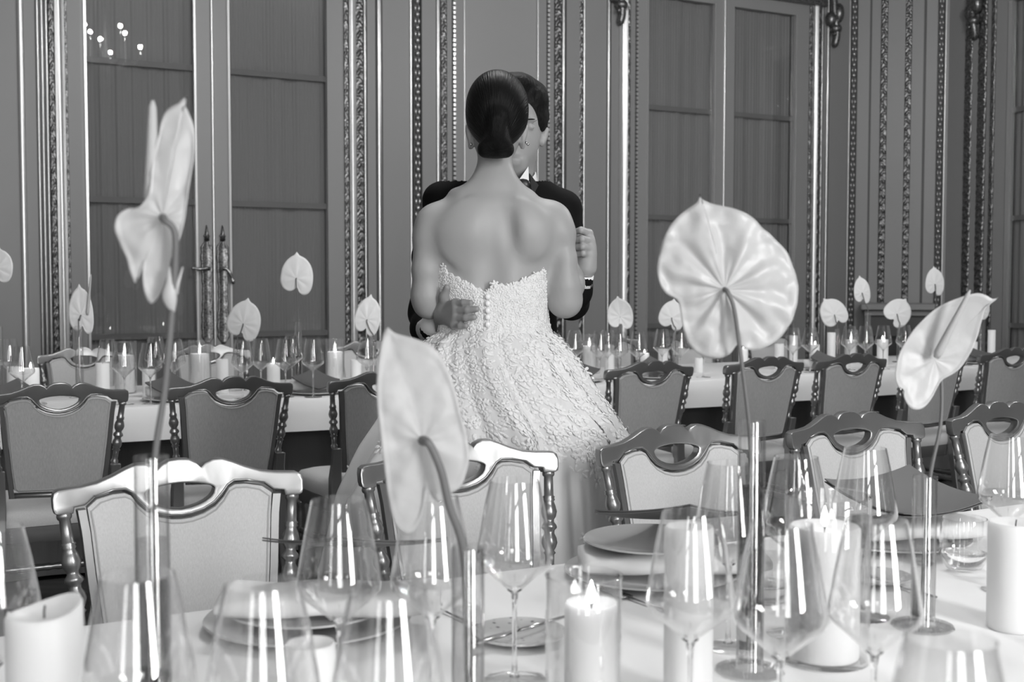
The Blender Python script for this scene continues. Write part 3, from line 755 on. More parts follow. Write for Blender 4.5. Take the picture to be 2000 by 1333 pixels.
while zz_ < zhi:
    xx_ = KX0 = bc.x-.17
    while xx_ < bc.x+.17:
        px_, pz_ = xx_+rb.uniform(-.004, .004), zz_+rb.uniform(-.004, .004)
        hit, nrm, _i, _d = bt.ray_cast(Vector((px_, 2.5, pz_)), Vector((0, 1, 0)))
        if hit is not None and hit.y < 3.13 and pz_ < np.interp(px_, nx, nzv)+.006:
            tv = Vector((0, 0, 1)) - nrm*nrm.z; tv.normalize(); tu = tv.cross(nrm); sz = rb.uniform(.006, .0105); a0 = rb.uniform(0, 6.3); L0 = .001+rb.uniform(0, .0012)
            if rb.random() < .5:
                for i in range(5): a = a0+2*PI*i/5; lace_patch(hit, tu, tv, nrm, sz*.62*math.cos(a), sz*.62*math.sin(a), sz*.46, sz*.28, a, L0)
            else:
                for i in range(3): a = a0+(i-1)*.9; lace_patch(hit, tu, tv, nrm, sz*.8*math.cos(a), sz*.8*math.sin(a), sz*.62, sz*.24, a, L0)
        xx_ += .0095
    zz_ += .0085
bl = mb.build('bodice_lace', 'lace', smooth=False); to_local(bl, bride); bl['kind'] = 'stuff'
for vv in (580, 593, 607, 620, 634):
    b = MB(); p = at(952.5, vv, 3.0015); b.sph(p, .0072, 12, 8, (1, .7, 1)); to_local(b.build('button', 'button'), bride)
# --- skirt
zs = [at(966, v_, YB).z for v_ in (628, 645, 665, 700, 745, 790, 830, 860, 950, 1100)] + [.25, .02]
RL = [.120, .140, .180, .212, .235, .262, .290, .318, .385, .44, .47, .49]
RR = [.125, .140, .172, .205, .235, .268, .303, .335, .375, .43, .47, .50]
zs_a = list(reversed(zs)); RLa = list(reversed(RL)); RRa = list(reversed(RR))
KC = Vector((bc.x, YB+.02, 0))
rndf = random.Random(5)
folds = [(7, rndf.uniform(0, 6), .9), (11, rndf.uniform(0, 6), .8), (17, rndf.uniform(0, 6), .6), (26, rndf.uniform(0, 6), .35)]
def skirt_pt(phi, z, off=0.0):
    """phi measured from the camera side, + to the right"""
    rl = np.interp(z, zs_a, RLa); rr = np.interp(z, zs_a, RRa)
    t = min(1, max(0, (zs[0]-z)/.35))
    sx = math.sin(phi); cy = -math.cos(phi)
    a = rr if sx > 0 else rl
    bfront = min(.095+.25*t, a, .285); bback = min(.09+.12*t, .20)
    bb = bfront if cy < 0 else bback
    rot = TH*min(1, t*1.2)
    f = 0
    for k, p0, am in folds: f += am*math.sin(k*phi+p0+ .6*math.sin(phi*2))
    amp = .005+.030*min(1, (zs[0]-z)/.28)
    # ellipse in a frame turned with the aisle
    lx, ly = sx*a*(1+.10*t), cy*bb
    x = lx*math.cos(rot)-ly*math.sin(rot); y = lx*math.sin(rot)+ly*math.cos(rot)
    n = Vector((x, y, 0)).normalized(); q = Vector((x, y, 0)) + n*(amp*f*.5+off)
    return Vector((KC.x+q.x, KC.y+q.y, z))
b = MB(); NP = 220; rings = []
zlist = list(np.linspace(zs[0]+.012, .02, 60))
for z in zlist: rings.append([skirt_pt(2*PI*i/NP, z) for i in range(NP)])
rings[0] = [Vector((KC.x+(p.x-KC.x)*.9, KC.y+(p.y-KC.y)*.9, p.z-.0)) for p in rings[0]]
b.loft(rings); sk = b.build('skirt', 'tulle'); to_local(sk, bride)
b = MB(); rl = random.Random(11)
def motif(phi, z, size, kind):
    P = skirt_pt(phi, z); e = 1e-3
    tu = (skirt_pt(phi+.02, z)-skirt_pt(phi-.02, z)); tu.normalize()
    tv = (skirt_pt(phi, z+.02)-skirt_pt(phi, z-.02)); tv.normalize()
    nn = tu.cross(tv); nn.normalize()
    if nn.dot(P-Vector((KC.x, KC.y, P.z))) < 0: nn = -nn
    a0 = rl.uniform(0, 2*PI)
    def patch(cx, cy, la, lb, an, lift):
        vs = []
        ctr = P + tu*cx + tv*cy + nn*(lift+.0004)
        N = 9
        for i in range(N):
            a = 2*PI*i/N; x = la*math.cos(a)*(1-.0); y = lb*math.sin(a)*(1+.35*math.cos(a))
            X = cx + x*math.cos(an)-y*math.sin(an); Y_ = cy + x*math.sin(an)+y*math.cos(an)
            vs.append(P+tu*X+tv*Y_+nn*(lift-.001))
        o = len(b.v); b.v += [tuple(ctr)]+[tuple(q) for q in vs]
        for i in range(N): b.f.append((o, o+1+i, o+1+(i+1) % N))
    L0 = .0018+rl.uniform(0, .0010)
    if kind == 0:
        for i in range(5):
            a = a0+2*PI*i/5; patch(size*.62*math.cos(a), size*.62*math.sin(a), size*.46, size*.27, a, L0)
        patch(0, 0, size*.2, size*.2, 0, L0+.002)
    elif kind == 1:
        for i in range(3): a = a0+(i-1)*.9; patch(size*.8*math.cos(a), size*.8*math.sin(a), size*.62, size*.22, a, L0)
    else:
        patch(0, 0, size*.75, size*.36, a0, L0)
z = zs[0]-.01
while z > .12:
    dz = (zs[0]-z)
    dens = 1 if dz < .26 else max(.05, 1-(dz-.26)/.10)
    if dz > .38: dens = .05
    step = .020
    halfw = np.interp(z, zs_a, RRa)
    for side in (0,):
        ph = -1.75
        while ph < 1.75:
            tilt = -.12*math.sin(ph)          # lace reaches lower on the right side
            dloc = dz + (-.07*math.sin(ph))
            d = 1 if dloc < .26 else (max(.05, 1-(dloc-.26)/.13) if dloc < .42 else .035)
            if rl.random() < d:
                motif(ph+rl.uniform(-.05, .05), z+rl.uniform(-.01, .01), rl.uniform(.011, .019)*(1 if dloc < .2 else 1.15), rl.choice((0, 0, 1, 2, 2)))
            ph += .0155/max(halfw, .1)
    z -= step*.8
ap = b.build('lace_applique', 'lace', smooth=False); to_local(ap, bride); ap['kind'] = 'stuff'

# ------------------------------------------------------------------ groom
YG = 3.43
gc = at(985, 600, YG)
groom = empty('person', (gc.x, gc.y+.05, 0), 0, 'man in a black dinner jacket facing the camera, embracing the woman in the white gown', 'person')
S = SDF((gc.x-.28, 2.93, 1.40), (gc.x+.30, 3.62, 1.92), .0058)
HG = 3.40
S.F = S.el(w3(1004, 240, HG), (.080, .098, .118))
S.u(S.rc(w3(1000, 300, HG-.03), w3(1001, 318, HG-.05), .060, .040), .05)          # jaw and chin
S.u(S.rc(w3(1004, 320, HG+.02), w3(1000, 385, HG+.03), .056, .064), .03)           # neck
S.u(S.rc(w3(1003, 262, HG-.108), w3(1000, 286, HG-.118), .010, .015), .02)           # nose
S.u(S.el(w3(1002, 312, HG-.088), (.026, .012, .008)), .01); S.u(S.el(w3(1002, 320, HG-.084), (.022, .012, .008)), .01)
for du in (-28, 29):
    S.sub(S.el(w3(1007+du, 247, HG-.105), (.020, .014, .013)), .02)
    S.u(S.el(w3(1007+du, 248, HG-.082), (.013, .010, .008)), .006)
    S.u(S.el(w3(1007+du, 234, HG-.090), (.024, .010, .006)), .012)
S.u(S.el(w3(1063, 268, HG+.005), (.010, .018, .031), ('Y', .28)), .008)
S.sub(S.el(w3(1064, 266, HG-.014), (.005, .008, .017), ('Y', .28)), .006)
S.u(S.el(w3(946, 268, HG+.005), (.010, .018, .031), ('Y', -.2)), .008)
hd = S.mesh('body', 'skin'); to_local(hd, groom)
for du in (-28, 29):
    b = MB(); p = at(1007+du, 233, HG-.099); b.sph(p, .014, 10, 6, (1.0, .3, .14)); to_local(b.build('eyebrow', 'hair2'), groom)
S = SDF((gc.x-.14, 3.22, 1.60), (gc.x+.20, 3.60, 1.95), .0052)
S.F = S.el(w3(1008, 222, HG+.022), (.092, .102, .112))
nzh = vn(S.X*1.3+S.Z, S.Y, S.Z, 60); S.F = S.F - .007*nzh
front = at(1000, 200, HG-.05)
S.F = np.maximum(S.F, -(S.Y - (HG-.075 + (1.72-S.Z)*.55)))           # open the face
S.F = np.maximum(S.F, (at(0, 258, HG).z - S.Z) - .0)
S.u(S.el(w3(1004, 168, HG-.02), (.066, .085, .036)), .02)
S.u(S.el(w3(1048, 195, HG-.0), (.030, .075, .045), ('Y', .3)), .02)
S.sub(S.el(w3(1032, 236, HG-.10), (.030, .06, .050)), .01)
gh = S.mesh('hair', 'hair2'); to_local(gh, groom)
# jacket
S = SDF((gc.x-.34, 2.98, .72), (gc.x+.34, 3.66, 1.56), .0075)
S.F = S.rc(w3(985, 455, YG), w3(985, 640, YG), .135, .132, (1.08, .80, 1))
S.u(S.rc(w3(985, 640, YG+.02), w3(985, 760, YG+.04), .135, .15, (1.05, .75, 1)), .05)
S.u(S.rc(w3(915, 366, YG), w3(864, 386, YG), .056, .052, (1, 1, .85)), .04)
S.u(S.rc(w3(1040, 374, YG), w3(1094, 402, YG), .056, .052, (1, 1, .85)), .04)
S.u(S.rc(w3(985, 400, YG), w3(985, 460, YG), .11, .13, (1.1, .8, 1)), .05)
S.u(S.rc(w3(950, 360, YG+.02), w3(1022, 362, YG+.02), .032, .032), .04)
S.chain([jr(866, 400, YG, .056), jr(842, 500, YG-.01, .050), jr(832, 612, YG-.04, .047)], .03)
S.chain([jr(832, 612, YG-.04, .045), jr(834, 642, 3.30, .042), jr(845, 640, 3.21, .038)], .03)
S.chain([jr(1100, 412, YG, .053), jr(1112, 500, YG-.03, .050), jr(1116, 590, YG-.10, .050)], .03)
S.chain([jr(1116, 592, 3.30, .046), jr(1127, 570, 3.25, .038), jr(1137, 545, 3.225, .031)], .025)
S.sub(S.rc(w3(1003, 350, HG-.09), w3(994, 470, YG-.13), .035, .012), .01)
S.F = np.maximum(S.F, -S.rc(w3(1003, 300, HG+.01), w3(1001, 360, HG+.01), .062, .064))
jk = S.mesh('jacket', 'suit'); to_local(jk, groom)
# lapels, shirt collar, bow tie
b = MB()
cc = at(1003, 352, HG+.015)
rings = []
for z_, r_ in ((-.03, .074), (.0, .069), (.022, .0655), (.024, .063), (0, .064)):
    rings.append([(cc.x+r_*math.cos(2*PI*i/28), cc.y+r_*math.sin(2*PI*i/28), cc.z+z_-.035*max(0, -math.sin(2*PI*i/28))) for i in range(28)])
b.loft(rings, cap=False)
b.loft([[at(1010, 357, HG-.115), at(1032, 325, HG-.04), at(1033, 352, HG-.07)], [at(1010, 360, HG-.110), at(1032, 328, HG-.035), at(1033, 355, HG-.065)]])
b.loft([[at(996, 357, HG-.115), at(975, 325, HG-.04), at(974, 352, HG-.07)], [at(996, 360, HG-.110), at(975, 328, HG-.035), at(974, 355, HG-.065)]])
b.loft([[at(985, 352, YG-.110), at(1022, 352, YG-.110), at(1003, 470, YG-.135)], [at(985, 352, YG-.09), at(1022, 352, YG-.09), at(1003, 470, YG-.11)]])
to_local(b.build('shirt', 'shirt', smooth=False), groom)
b = MB()
b.loft([[at(1034, 338, YG-.06), at(1052, 362, YG-.075), at(1040, 385, YG-.115), at(1010, 455, YG-.150), at(1018, 372, YG-.13)], [at(1034, 338, YG-.05), at(1052, 362, YG-.065), at(1040, 385, YG-.105), at(1010, 455, YG-.14), at(1018, 372, YG-.12)]])
b.loft([[at(972, 338, YG-.06), at(954, 362, YG-.075), at(966, 385, YG-.115), at(996, 455, YG-.150), at(988, 372, YG-.13)], [at(972, 338, YG-.05), at(954, 362, YG-.065), at(966, 385, YG-.105), at(996, 455, YG-.14), at(988, 372, YG-.12)]])
to_local(b.build('lapel', 'satin', smooth=False), groom)
b = MB(); p = at(1003, 360, HG-.125); b.sph(p, .012, 10, 6)
for sx in (-1, 1): b.sph((p.x+sx*.026, p.y+.006, p.z), .02, 10, 6, (1.1, .4, .8))
to_local(b.build('bow_tie', 'satin'), groom)
# trousers and shoes behind the gown
S = SDF((gc.x-.25, 3.30, .03), (gc.x+.25, 3.72, 1.02), .011)
S.F = S.rc((gc.x-.01, 3.50, .94), (gc.x-.01, 3.50, .86), .14, .15, (1, .7, 1))
for sx in (-1, 1): S.chain([(gc.x+sx*.085, 3.50, .85, .088), (gc.x+sx*.095, 3.50, .48, .062), (gc.x+sx*.10, 3.53, .08, .055)], .03)
to_local(S.mesh('trousers', 'suit'), groom)
for sx in (-1, 1):
    b = MB(); b.sph((gc.x+sx*.10, 3.46, .045), .05, 14, 8, (.9, 2.4, .88)); to_local(b.build('shoe', 'satin'), groom)
# --- right hand on her waist (image left), left hand holding hers (image right)
S = SDF((at(845, 600, 3.05).x, 2.90, at(0, 665, 3.015).z), (at(945, 600, 3.015).x, 3.24, at(0, 545, 3.015).z), .0026)
S.F = S.rc(w3(845, 640, 3.20), w3(866, 613, 3.095), .027, .026)
P0 = [(889, 592, 3.021), (891, 607, 3.015), (890, 621, 3.017), (886, 635, 3.025)]
for q in P0: S.u(S.rc(w3(864, 612, 3.095), w3(*q), .020, .0115), .018)
S.chain([jr(889, 593, 3.021, .0108), jr(906, 592, 2.997, .0094), jr(919, 592, 2.988, .0080)], .004)
S.chain([jr(891, 607, 3.015, .0110), jr(913, 606, 2.988, .0096), jr(931, 604, 2.979, .0082)], .004)
S.chain([jr(890, 621, 3.017, .0108), jr(910, 621, 2.991, .0094), jr(926, 620, 2.981, .0080)], .004)
S.chain([jr(886, 636, 3.025, .0100), jr(899, 637, 3.001, .0086), jr(910, 637, 2.991, .0074)], .004)
S.chain([jr(866, 600, 3.07, .014), jr(868, 580, 3.055, .0115), jr(873, 562, 3.042, .0090)], .012)
h1 = S.mesh('hand', 'skin_shaded'); to_local(h1, groom)
b = MB(); p = at(899, 621, 3.016)
b.tube([(p.x+.0, p.y+.0115*math.sin(a), p.z+.0115*math.cos(a)) for a in [2*PI*i/20 for i in range(21)]], .0016, 6); to_local(b.build('ring', 'ring'), groom)
S = SDF((at(1108, 480, 3.2).x, 3.13, at(0, 560, 3.2).z), (at(1170, 480, 3.2).x, 3.32, at(0, 435, 3.2).z), .0026)
S.F = S.rc(w3(1137, 548, 3.225), w3(1143, 524, 3.215), .025, .024)
K = [(1150, 456, 3.20), (1153, 471, 3.195), (1154, 485, 3.195), (1153, 498, 3.20)]
for q in K: S.u(S.rc(w3(1145, 520, 3.213), w3(*q), .021, .0118), .016)
tips = [((1135, 450, 3.175), (1123, 453, 3.188), .0095), ((1137, 467, 3.168), (1123, 469, 3.182), .0098), ((1138, 482, 3.168), (1124, 483, 3.182), .0095), ((1139, 495, 3.175), (1126, 496, 3.188), .0088)]
for k, (m_, t_, r_) in zip(K, tips): S.chain([jr(*k, .0112), jr(*m_, r_), jr(*t_, r_*.85)], .004)
S.chain([jr(1142, 510, 3.20, .014), jr(1136, 490, 3.235, .0115), jr(1134, 470, 3.262, .010)], .01)
h2 = S.mesh('hand', 'skin'); to_local(h2, groom)
b = MB(); p = at(1147, 483, 3.182)
b.tube([(p.x+.004*math.sin(a), p.y+.0118*math.sin(a), p.z+.0118*math.cos(a)) for a in [2*PI*i/20 for i in range(21)]], .0017, 6); to_local(b.build('ring', 'ring'), groom)
# cuffs
for (a, c_, r0, r1) in ((w3(836, 645, 3.235), w3(854, 628, 3.165), .036, .032), (w3(1134, 556, 3.232), w3(1139, 535, 3.222), .033, .030)):
    b = MB(); a, c_ = Vector(a), Vector(c_); b.tube([a, a.lerp(c_, .5), c_], [r0, (r0+r1)/2, r1], 20); to_local(b.build('shirt_cuff', 'shirt'), groom)

# ================================================================== GLASS, CANDLES, VASES
def wine_proto():
    root = empty('wine_glass', (0, 0, 0), 0, 'x', 'wine glass')
    prof = [(.001, .119), (.006, .120), (.014, .127), (.030, .141), (.044, .153), (.0495, .159), (.0512, .165), (.0508, .172), (.047, .195), (.040, .235), (.0325, .270),
            (.0316, .270), (.039, .235), (.046, .195), (.0498, .172), (.0502, .165), (.0485, .160), (.043, .1545), (.029, .1425), (.013, .129), (.001, .1235)]
    b = MB(); b.lathe(prof, seg=48); b.build('bowl', 'glass', root, auto=60)
    b = MB(); b.lathe([(.010, .1225), (.0055, .1185), (.0036, .108), (.0031, .09), (.0031, .03), (.004, .012), (.007, .005)], seg=20); b.build('stem', 'stemglass', root)
    b = MB(); b.lathe([(.001, .0), (.041, .0), (.042, .001), (.041, .002), (.025, .003), (.008, .0055), (.001, .006)], seg=40); b.build('foot', 'glass', root)
    return root
def tumbler_proto():
    root = empty('tumbler', (0, 0, 0), 0, 'x', 'water glass')
    b = MB(); b.lathe([(.001, 0), (.020, 0), (.034, .008), (.043, .026), (.045, .045), (.043, .07), (.040, .098), (.0388, .098), (.042, .07), (.0438, .045), (.042, .028), (.033, .013), (.02, .0075), (.001, .0065)], seg=44)
    b.build('bowl', 'glass', root, auto=60)
    b = MB(); b.lathe([(.001, .0075), (.02, .0085), (.032, .0145), (.040, .0275), (.0415, .034), (.001, .034)], seg=36); b.build('water', 'water', root, auto=40)
    return root
def flame_mb(b, p, h=.026, r=.0062):
    b.lathe([(r*.15, 0), (r*.75, h*.14), (r, h*.32), (r*.75, h*.58), (r*.3, h*.85), (r*.03, h)], p, 12)
def candle(base, r, h, lit, label, group, wavy=0.0, name='pillar_candle', inside=False):
    root = empty(name, base, 0, label, 'candle', group)
    b = MB(); N = 40; rings = []
    def rg(rr, z, wv=0): return [(rr*math.cos(2*PI*i/N), rr*math.sin(2*PI*i/N), z + wv*(math.sin(2*PI*i/N+.9)+.5*math.sin(4*PI*i/N))) for i in range(N)]
    for rr, z, wv in ((r*.97, 0, 0), (r, .003, 0), (r, h*.5, 0), (r, h-.004, wavy), (r*.94, h, wavy), (r*.86, h-.003, wavy), (r*.6, h-.009, wavy*.5), (r*.1, h-.010, 0)): rings.append(rg(rr, z, wv))
    b.loft(rings); b.build('wax', 'wax' if base[1] < 3 else 'wax_far_lit', root, auto=60)
    b = MB(); b.tube([(0, 0, h-.011), (0, 0, h-.004), (.001, 0, h+.003)], .0011, 6); b.build('wick', 'wick', root)
    if lit:
        b = MB(); flame_mb(b, (0, 0, h-.001), .028 if r > .03 else .022, .0052 if r > .03 else .0048); b.build('flame', 'flame', root)
    return root
def hurricane(base, r, h, label, group):
    root = empty('hurricane_glass', base, 0, label, 'candle holder', group)
    b = MB(); b.lathe([(.001, 0), (r*.9, 0), (r, .003), (r, h*.5), (r, h-.003), (r+.0009, h-.0015), (r+.0009, h), (r-.0008, h+.0012), (r-.0026, h), (r-.0026, h-.0015), (r-.0018, h-.003), (r-.0018, h*.5), (r-.002, .008), (r*.85, .006), (.001, .005)], seg=56); b.build('cylinder', 'glass', root, auto=50)
    return root
def vase(base, h, water, label, group):
    root = empty('bud_vase', base, 0, label, 'vase', group); r = .0183
    b = MB(); b.lathe([(.001, 0), (.046, 0), (.0475, .002), (.046, .004), (.02, .005), (r, .008), (r, h-.001), (r-.0008, h), (r-.0022, h), (r-.0028, h-.001), (r-.0018, h-.003), (r-.0016, .018), (.001, .016)], seg=32); b.build('tube', 'glass', root, auto=50)
    b = MB(); b.lathe([(.009, .0195), (r-.0020, .0195), (r-.0020, water), (r-.004, water-.0012), (.009, water-.0015)], seg=28, cap=False); b.build('water', 'vase_water', root, auto=50)
    return root
def clampn(p, u, z, lo, hi):
    s_, n_ = SNof(p)
    if lo <= n_ <= hi: return Vector((p.x, p.y, z))
    r = ray(u, 560); k = -r.x*SN + r.y*CS; q = C0 + r*((lo if n_ < lo else hi)/k); return Vector((q.x, q.y, z))
def near(u, v, h): p = atz(u, v, T+h); return Vector((p.x, p.y, T+.0005))
def far(u, v, h, lo=5.32, hi=6.18): p = atz(u, v, T+h); return clampn(p, u, T+.0005, lo, hi)
WG = wine_proto(); wfirst = [True]
def wine(p, label, group):
    if wfirst[0]: wfirst[0] = False; WG.location = p; WG['label'] = label; WG['group'] = group; return WG
    return copy_tree(WG, p, random.uniform(0, 6), label, group)
gn = 'wine glasses on the foreground table'
for u, v, l in [(1005, 938, 'large clear wine glass in the centre foreground, behind the candle in its glass cylinder'),
                (661, 977, 'clear wine glass left of the drooping central flower, before the gap between two chairs'),
                (843, 972, 'clear wine glass crossed by the drooping flower, right of another at centre left'),
                (268, 1124, 'big near wine glass overlapping the slim vase at lower left'),
                (512, 1141, 'big near wine glass in front of the grey plate at lower left'),
                (757, 1157, 'big near wine glass at the bottom edge, left of the curved stem'),
                (-18, 1032, 'wine glass cut by the left edge of the picture above the unlit candle'),
                (1350, 1000, 'wine glass directly in front of the tall unlit candle, right of centre'),
                (1425, 905, 'wine glass behind the slim vase of the big round flower'),
                (1555, 893, 'wine glass behind and left of the large lit candle at right'),
                (1690, 876, 'wine glass in front of the linen chair and menu folder at right'),
                (1972, 851, 'wine glass at the right edge, in front of the last chair'),
                (1527, 1022, 'near wine glass in front of the large lit candle, to its left'),
                (1712, 1016, 'near wine glass in front of the large lit candle, to its right'),
                (1857, 1250, 'wine glass at the bottom right corner, only its upper bowl in view')]:
    wine(near(u, v, .27), l, gn)
TB = tumbler_proto()
TB.location = near(1884, 1013, .098); TB['label'] = 'stemless water glass with a little water, beside the right-hand vase'
copy_tree(TB, near(1498, 1066, .098), 1.0, 'small stemless water glass half hidden behind the slim vase of the round flower')
hg = 'candles in glass cylinders on the foreground table'
# lit candle in cylinder, centre
p = near(1140, 1124, .17); hurricane(p, .0475, .17, 'glass cylinder around the lit candle at bottom centre', hg)
p2 = near(1156, 1172, .135); candle(Vector((p.x+.010, p.y+.004, T+.0075)), .0335, .128, True, 'lit white pillar candle inside the glass cylinder at bottom centre', 'candles on the foreground table')
p = near(1618, 968, .235); hurricane(p, .0585, .235, 'tall glass cylinder around the big lit candle at right', hg)
candle(Vector((p.x-.004, p.y+.002, T+.0075)), .049, .185, True, 'big lit white pillar candle inside the tall glass cylinder at right', 'candles on the foreground table')
candle(near(1984, 1020, .165), .040, .165, False, 'unlit white pillar candle cut by the right edge of the picture', 'candles on the foreground table')
candle(near(86, 1190, .20), .0375, .20, False, 'unlit white pillar candle with a wavy melted rim at the lower left', 'candles on the foreground table', wavy=.006)
candle(near(1346, 1028, .225), .031, .225, False, 'tall unlit white pillar candle seen through a wine glass right of centre', 'candles on the foreground table')
candle(near(606, 1256, .12), .0285, .12, False, 'short white candle behind the big near wine glasses at lower left', 'candles on the foreground table')
# vases of the foreground
vg = 'slim glass bud vases on the foreground table'
V = {}
def nearY(u, Y): p = at(u, 700, Y); return Vector((p.x, p.y, T+.0005))
for key, u, Y, h, wt, l in [('v1', 292, 1.25, .345, .255, 'tall slim glass vase holding the upright side-on flower at left'),
                            ('v2', 1470, 1.575, .345, .255, 'tall slim glass vase under the big round flower'),
                            ('v3', 1811, 1.785, .235, .10, 'slim glass vase with a wide foot under the tilted flower at right'),
                            ('v4', 913, 1.300, .235, .165, 'slim glass vase holding the curved stem of the central drooping flower')]:
    V[key] = nearY(u, Y); vase(V[key], h, wt, l, vg)

# ================================================================== ANTHURIUMS
def resample(P, n=128):
    P = [Vector((x, z, 0)) for x, z in P]; out = []; N = len(P); per = []
    for i in range(N):
        a, b_, c_, d = P[i-1], P[i], P[(i+1) % N], P[(i+2) % N]
        for k in range(8):
            t = k/8; per.append(.5*((2*b_)+(c_-a)*t+(2*a-5*b_+4*c_-d)*t*t+(3*b_-a-3*c_+d)*t**3))
    L = [0]
    for i in range(len(per)): L.append(L[-1]+(per[(i+1) % len(per)]-per[i]).length)
    for k in range(n):
        s_ = L[-1]*k/n; i = max(j for j in range(len(L)) if L[j] <= s_) if n < 70 else int(np.searchsorted(L, s_, side='right')-1)
        i = min(i, len(per)-1); f = (s_-L[i])/max(L[i+1]-L[i], 1e-9); q = per[i].lerp(per[(i+1) % len(per)], f); out.append((q.x, q.y))
    return out
def spathe(root, outline, cup, fold, nf=9, seed=0, rings=20, n=128, Rm=None, scale_=1.0, cupx=0.0, m='spathe'):
    """outline: (x,z) metres about the stem's attachment; cup pushes the rim along +y (away) or toward the camera"""
    O = resample(outline, n); b = MB(); rs = []
    mx = max(math.hypot(x, z) for x, z in O)
    for r in range(1, rings+1):
        t = r/rings; rg = []
        for x, z in O:
            px, pz = x*t, z*t; an = math.atan2(px, pz); rad = math.hypot(px, pz)/mx
            y = cup*rad*rad*mx + cupx*px*abs(px)/mx + fold*math.sin(an*nf+seed)*math.sin(PI*min(1, t*1.05))*rad**.6
            y += fold*.8*mnoise.noise(Vector((px*26+seed, pz*26, seed)))*t + fold*.5*math.sin(an*nf*2.3+seed*2)*t*(1-t)
            y += fold*.7*mnoise.noise(Vector((px*60+seed, pz*60, 3)))*t
            if t > .93: y += -.0015
            q = Vector((px, y, pz))*scale_
            rg.append(Rm @ q if Rm is not None else q)
        rs.append(rg)
    vs = [Vector((0, 0, 0))] + [p for rg in rs for p in rg]; N = len(O); fc = []
    for i in range(N): fc.append((0, 1+i, 1+(i+1) % N))
    for r in range(rings-1):
        for i in range(N): a = 1+r*N; fc.append((a+i, a+(i+1) % N, a+N+(i+1) % N, a+N+i))
    b.add(vs, fc); o = b.build('spathe', m, root)
    md = o.modifiers.new('thickness', 'SOLIDIFY'); md.thickness = .0011*scale_ if scale_ > .5 else .0008; md.offset = 0
    return o
def anth(attach, root_label, group, outline, stem_pts, spad=None, cup=.0, fold=.003, nf=9, seed=0, stem_r=.0028, **k):
    root = empty('anthurium_flower', attach, 0, root_label, 'flower', group)
    spathe(root, outline, cup, fold, nf, seed, **k)
    b = MB(); P = spline([Vector(q)-attach for q in stem_pts], 40); n = len(P)
    b.tube(P, [stem_r*(1.25-.25*min(1, i/8)) for i in range(n)], 10); b.build('stem', 'stem', root)
    if spad:
        a, c_, r0, r1 = spad; b = MB(); a = Vector(a)-attach; c_ = Vector(c_)-attach
        pts = [a.lerp(c_, t) + Vector((0, 0, 0)) for t in [i/14 for i in range(15)]]
        b.tube(pts, [r0*.6]+[r0+(r1-r0)*(i/13) for i in range(13)]+[r1*.35], 12); b.build('spadix', 'spadix', root)
    return root
def px_outline(P, zx, ox, oy, ax, ay, Y):
    A = at(ox+ax/zx, oy+ay/zx, Y); o = []
    for x, y in P: q = at(ox+x/zx, oy+y/zx, Y); o.append((q.x-A.x, q.z-A.z))
    return A, o
ag = 'large flowers on the foreground table'
# big round flower
Y = V['v2'].y
A, O = px_outline([(465, 22), (478, 62), (560, 100), (700, 135), (830, 190), (930, 285), (1030, 370), (1110, 460), (1160, 570), (1198, 690), (1195, 800), (1165, 930), (1110, 1050), (1030, 1135), (930, 1190), (850, 1202), (785, 1185), (748, 1150), (722, 1172), (680, 1230), (600, 1262), (520, 1260), (440, 1225), (370, 1150), (330, 1050), (312, 950), (285, 830), (200, 775), (152, 700), (135, 600), (150, 480), (200, 330), (280, 215), (370, 140), (440, 92), (458, 60)], 3.809, 1250, 370, 630, 745, Y)
anth(A, 'big round white anthurium seen from behind, right of the couple', ag, O,
     [A+Vector((0, .0, 0)), A+Vector((.002, -.012, -.004)), at(1434, 605, Y-.012), at(1446, 690, Y-.008), at(1461, 810, Y-.004), at(1467, 900, Y), Vector((V['v2'].x, Y, T+.255)), Vector((V['v2'].x-.002, Y, T+.03))],
     cup=.22, fold=.0085, nf=8, seed=1.3, spad=(A+Vector((0, .008, 0)), A+Vector((.01, .055, .07)), .005, .003))
Y = V['v1'].y
A, O = px_outline([(470, 40), (440, 62), (425, 85), (375, 110), (342, 150), (325, 200), (320, 260), (305, 320), (290, 400), (282, 520), (275, 610), (245, 660), (205, 700), (140, 705), (85, 745), (68, 810), (90, 890), (130, 980), (160, 1080), (183, 1138), (205, 1090), (234, 1010), (228, 1100), (236, 1200), (275, 1255), (320, 1210), (370, 1090), (400, 980), (445, 890), (470, 790), (490, 650), (510, 500), (530, 350), (520, 230), (485, 140), (452, 80)], 2.96, 200, 170, 350, 755, Y)
anth(A, 'white anthurium seen side-on with a long pale spadix, tall at the left', ag, O,
     [A, A+Vector((.006, -.014, -.004)), at(341, 452, Y-.012), at(342, 520, Y-.008), at(335, 620, Y-.004), at(322, 760, Y), at(302, 900, Y), Vector((V['v1'].x+.001, Y, T+.255)), Vector((V['v1'].x+.002, Y, T+.03))],
     spad=(at(296, 400, Y+.010), at(298, 196, Y+.004), .0085, .0040), cup=.12, fold=.0045, nf=5, seed=4.1, stem_r=.0036)
